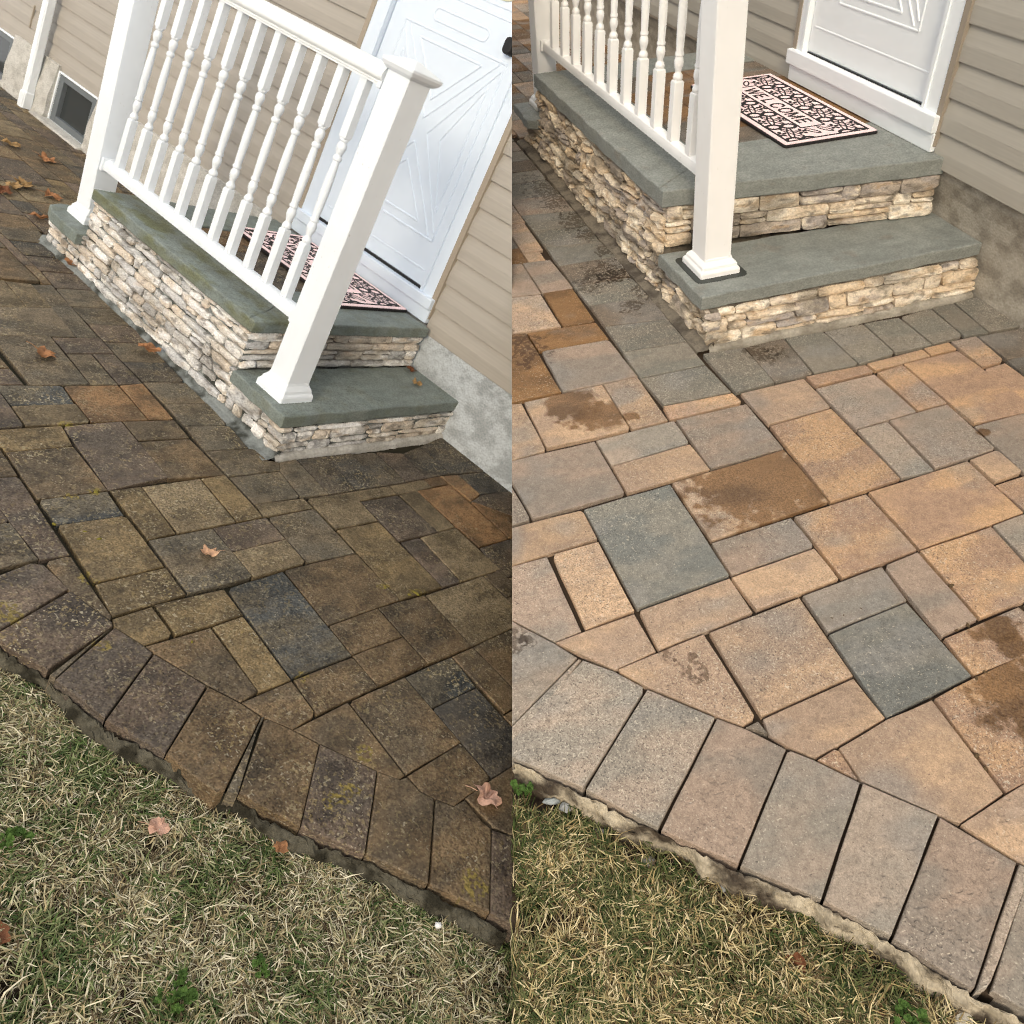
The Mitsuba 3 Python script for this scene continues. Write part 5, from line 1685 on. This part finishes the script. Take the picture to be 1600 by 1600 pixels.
# ================================================================== THE 'BEFORE' LOT (on the slope)
LOT = 'before'
build_ground('before', OUTER_BEFORE)
build_patio('before', PAVERS_BEFORE, OUTER_BEFORE, INNER_BEFORE, 'paver_mossy', 'joint_mossy', 'footing_mossy', .018)


def found_before(a, b):
    lo, hi = (.915, .965) if a > -2 else (.925, .94)
    return along_x([(lo - .01, -.10), (1.25, -.10), (1.25, .36), (hi + .012, .36), (hi + .008, .28), (hi - .012, .16), (lo + .008, .05), (lo, .005)], a, b)


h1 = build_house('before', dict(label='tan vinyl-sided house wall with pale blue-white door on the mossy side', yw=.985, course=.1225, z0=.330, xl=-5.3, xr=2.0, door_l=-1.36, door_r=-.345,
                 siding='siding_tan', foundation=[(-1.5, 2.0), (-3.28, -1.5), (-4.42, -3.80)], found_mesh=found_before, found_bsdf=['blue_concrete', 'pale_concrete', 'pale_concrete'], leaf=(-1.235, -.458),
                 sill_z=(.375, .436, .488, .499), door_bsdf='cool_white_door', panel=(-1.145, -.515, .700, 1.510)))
# cellar windows in the foundation, with their wells, and the white downspout
for i, (a, b) in enumerate(((-3.80, -3.28), (-5.25, -4.42))):
    w = obj('cellar_window', cat([box(a, a + .016, .960, 1.03, .0, .33), box(b - .016, b, .960, 1.03, .0, .33), box(a + .0165, b - .0165, .961, 1.03, .0, .014), box(a + .0165, b - .0165, .961, 1.03, .318, .33)]), 'cool_white_vinyl', h1)
    obj('sash', cat([box(a + .017, a + .075, .968, 1.02, .015, .317), box(b - .075, b - .017, .968, 1.02, .015, .317), box(a + .0755, b - .0755, .969, 1.02, .015, .055), box(a + .0755, b - .0755, .969, 1.02, .280, .317)]), 'grey_frame', w)
    obj('pane', box(a + .08, b - .08, .995, 1.0, .055, .285, .0005), 'dark_glass', w)
    obj('recess', box(a, b, 1.04, 1.2, -.05, .36), 'black_gap', h1)
    obj('window_ledge', slab([(a - .09, .885), (b + .03, .885), (b + .03, .975), (a - .09, .975)], -.06, .014, .008), 'pale_concrete', h1)
dsp = obj('downspout', lean(square_loft([(.085, .031), (2.6, .031)], -3.985, .905, ch=.012), .0, (-.02, 0)), 'cool_white_vinyl', h1, smooth=25)
obj('shoe', square_loft([(.0, .035), (.03, .036), (.10, .036), (.105, .032)], -3.985, .900, ch=.012), 'cool_white_vinyl', dsp, smooth=25)
obj('siding_joint', box(-4.300, -4.288, .962, .972, .45, .60), 'trim_tan', h1)
k = obj('door_light', cat([facing(rounded(-.76, -.57, 1.735, 1.96, .09, 8), .974, .986, .004)]), 'cream_plastic', f'{h1}__front_door')
obj('door_handle', roughen(facing(rounded(-.538, -.490, 1.545, 1.615, .020, 6), .935, .982, .008), .0005, 40), 'black_gap', f'{h1}__front_door', cut=True)
build_porch('before', dict(label='bluestone-topped porch with grey-tan stacked stone, green with moss', slab='mossy_bluestone', stone='grey_ledge_stone', grout='grout_mossy', paver='paver_mossy',
            zt=.168, tt=.049, zp=.373, tp=.049, xF=-1.440, xB=-1.74, yw=.965, xp0=-.315, xp1=-.312, xw=-.006, yf=-.016, zb=.170,
            tread=[(-.318, -.020), (-.004, -.025), (-.014, .985), (-.318, .985)], frame_d=.29, frame_r=.27, row=(.028, .048), row2=(.030, .050), rough=.013, lens=(.05, .07, .09, .12, .15, .19), batter=.0, lip=((-1.74, -1.2, -.7, 0), (-.03, -.012, -.024, -.060)), riser_grout='pale_concrete', seed=41, depth=.016,
            back=[(-1.77, .05), (-1.74, -.005), (-1.66, -.035), (-1.43, -.04), (-1.43, .95), (-1.77, .95)]))
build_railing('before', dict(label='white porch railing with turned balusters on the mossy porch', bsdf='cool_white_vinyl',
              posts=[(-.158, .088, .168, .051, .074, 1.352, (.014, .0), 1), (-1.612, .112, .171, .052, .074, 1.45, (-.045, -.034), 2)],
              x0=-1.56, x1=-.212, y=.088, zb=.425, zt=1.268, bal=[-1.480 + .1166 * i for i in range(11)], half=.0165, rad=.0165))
build_mat('before', -1.22, -.447, .505, .935, .372, 'pink and black WELCOME doormat half hidden behind the mossy porch railing')

for a in ((-.706, -.464, .004, .085, 0, 'orange-brown curled leaf on a tan paver beside the edging row', .6), (-.715, -.075, .020, .085, 0, 'rust-brown leaf caught against the foot of the stone wall', 2.9),
          (.381, -.518, .004, .052, 1, 'pale tan leaf with a long stem, middle of the mossy patio', 4.4), (1.008, -1.022, -.045, .046, 5, 'pinkish tan leaf lying on the grass below the border', .9),
          (-1.988, .095, .004, .085, 0, 'brown leaf left of the rear post on the far pavers', 2.0), (-2.405, .214, .004, .10, 3, 'tan leaf nearest the house side of the far leaf cluster', 1.0),
          (-2.269, .060, .004, .085, 2, 'dark red leaf farthest from the porch in the far leaf cluster', .3), (-2.300, .300, .004, .095, 0, 'bright rusty leaf by the corner of the rear tread', 1.4),
          (-2.36, .14, .004, .09, 3, 'yellow-brown leaf in the middle of the far leaf cluster', 5.0), (-1.454, -.010, .016, .070, 0, 'brown leaf at the far end of the stone wall foot', .2),
          (-.280, .900, .170, .055, 2, 'dark red leaf in the inner corner of the lower step', .8), (-.160, .820, .170, .055, 3, 'tan-brown leaf on the lower step near the wall', 1.8),
          (1.175, -.858, -.030, .036, 0, 'small golden leaf tucked under the border edge', .5), (-3.05, .42, .004, .10, 3, 'pale yellowish leaf on the farthest pavers', .5),
          (-2.90, .55, .004, .10, 0, 'light brown leaf on the farthest pavers below the cellar window', .9), (1.040, -1.325, -.050, .050, 2, 'dull red leaf at the lower lawn edge', .9)):
    leaf('before', *a[:6], yaw=a[6])
leaf('before', 1.350, -.402, .004, .080, 5, 'large pinkish leaf lying where the two patios meet', yaw=.9, tilt=.25, curl=.3)
rock('before', 1.475, -.685, -.040, (.008, .007, .006), 3, 'small white pebble on the mossy concrete edge', 13)
rock('before', 1.300, -.770, -.064, (.018, .012, .009), 1, 'dark grey stone pressed under the mossy border', 15)
weed('before', .904, -1.235, 16, .026, 'bright green weed tuft in the lawn, nearest the left edge', 81)
weed('before', 1.285, -1.150, 22, .030, 'bright green weed tuft near the bottom of the mossy lawn', 82)
weed('before', 1.330, -1.020, 10, .018, 'small green weed tuft under the middle of the mossy border lawn', 83)
weed('before', .617, -.720, 8, .010, 'tiny green sprout in a paver joint of the mossy patio', 84)

ga = Polygon([(.35, -1.15), (.20, -1.45), (1.20, -1.62), (1.95, -.80), (1.75, -.45)])
gA = Polygon([(-.9, -1.35), (-.8, -1.9), (1.2, -2.1), (2.2, -1.1), (1.75, -.45)]).difference(Polygon(list(OUTER_BEFORE) + [(1.9, .4), (-1, .4)]))
grass('before', 'grass', 680000, gA, 5, .50, .047, OUTER_BEFORE, ga)
gb = Polygon([(1.15, -1.10), (1.60, -1.50), (2.02, -1.20), (2.25, -.45), (2.10, -.30)])
gB = Polygon([(1.05, -1.10), (1.60, -1.80), (2.5, -1.4), (2.75, -.1), (2.28, .3), (2.10, -.30)]).difference(Polygon(list(OUTER_AFTER) + [(1.5, .4), (.6, -.2)]))
grass('after', 'grass', 480000, gB, 6, .56, .052, OUTER_AFTER, gb)
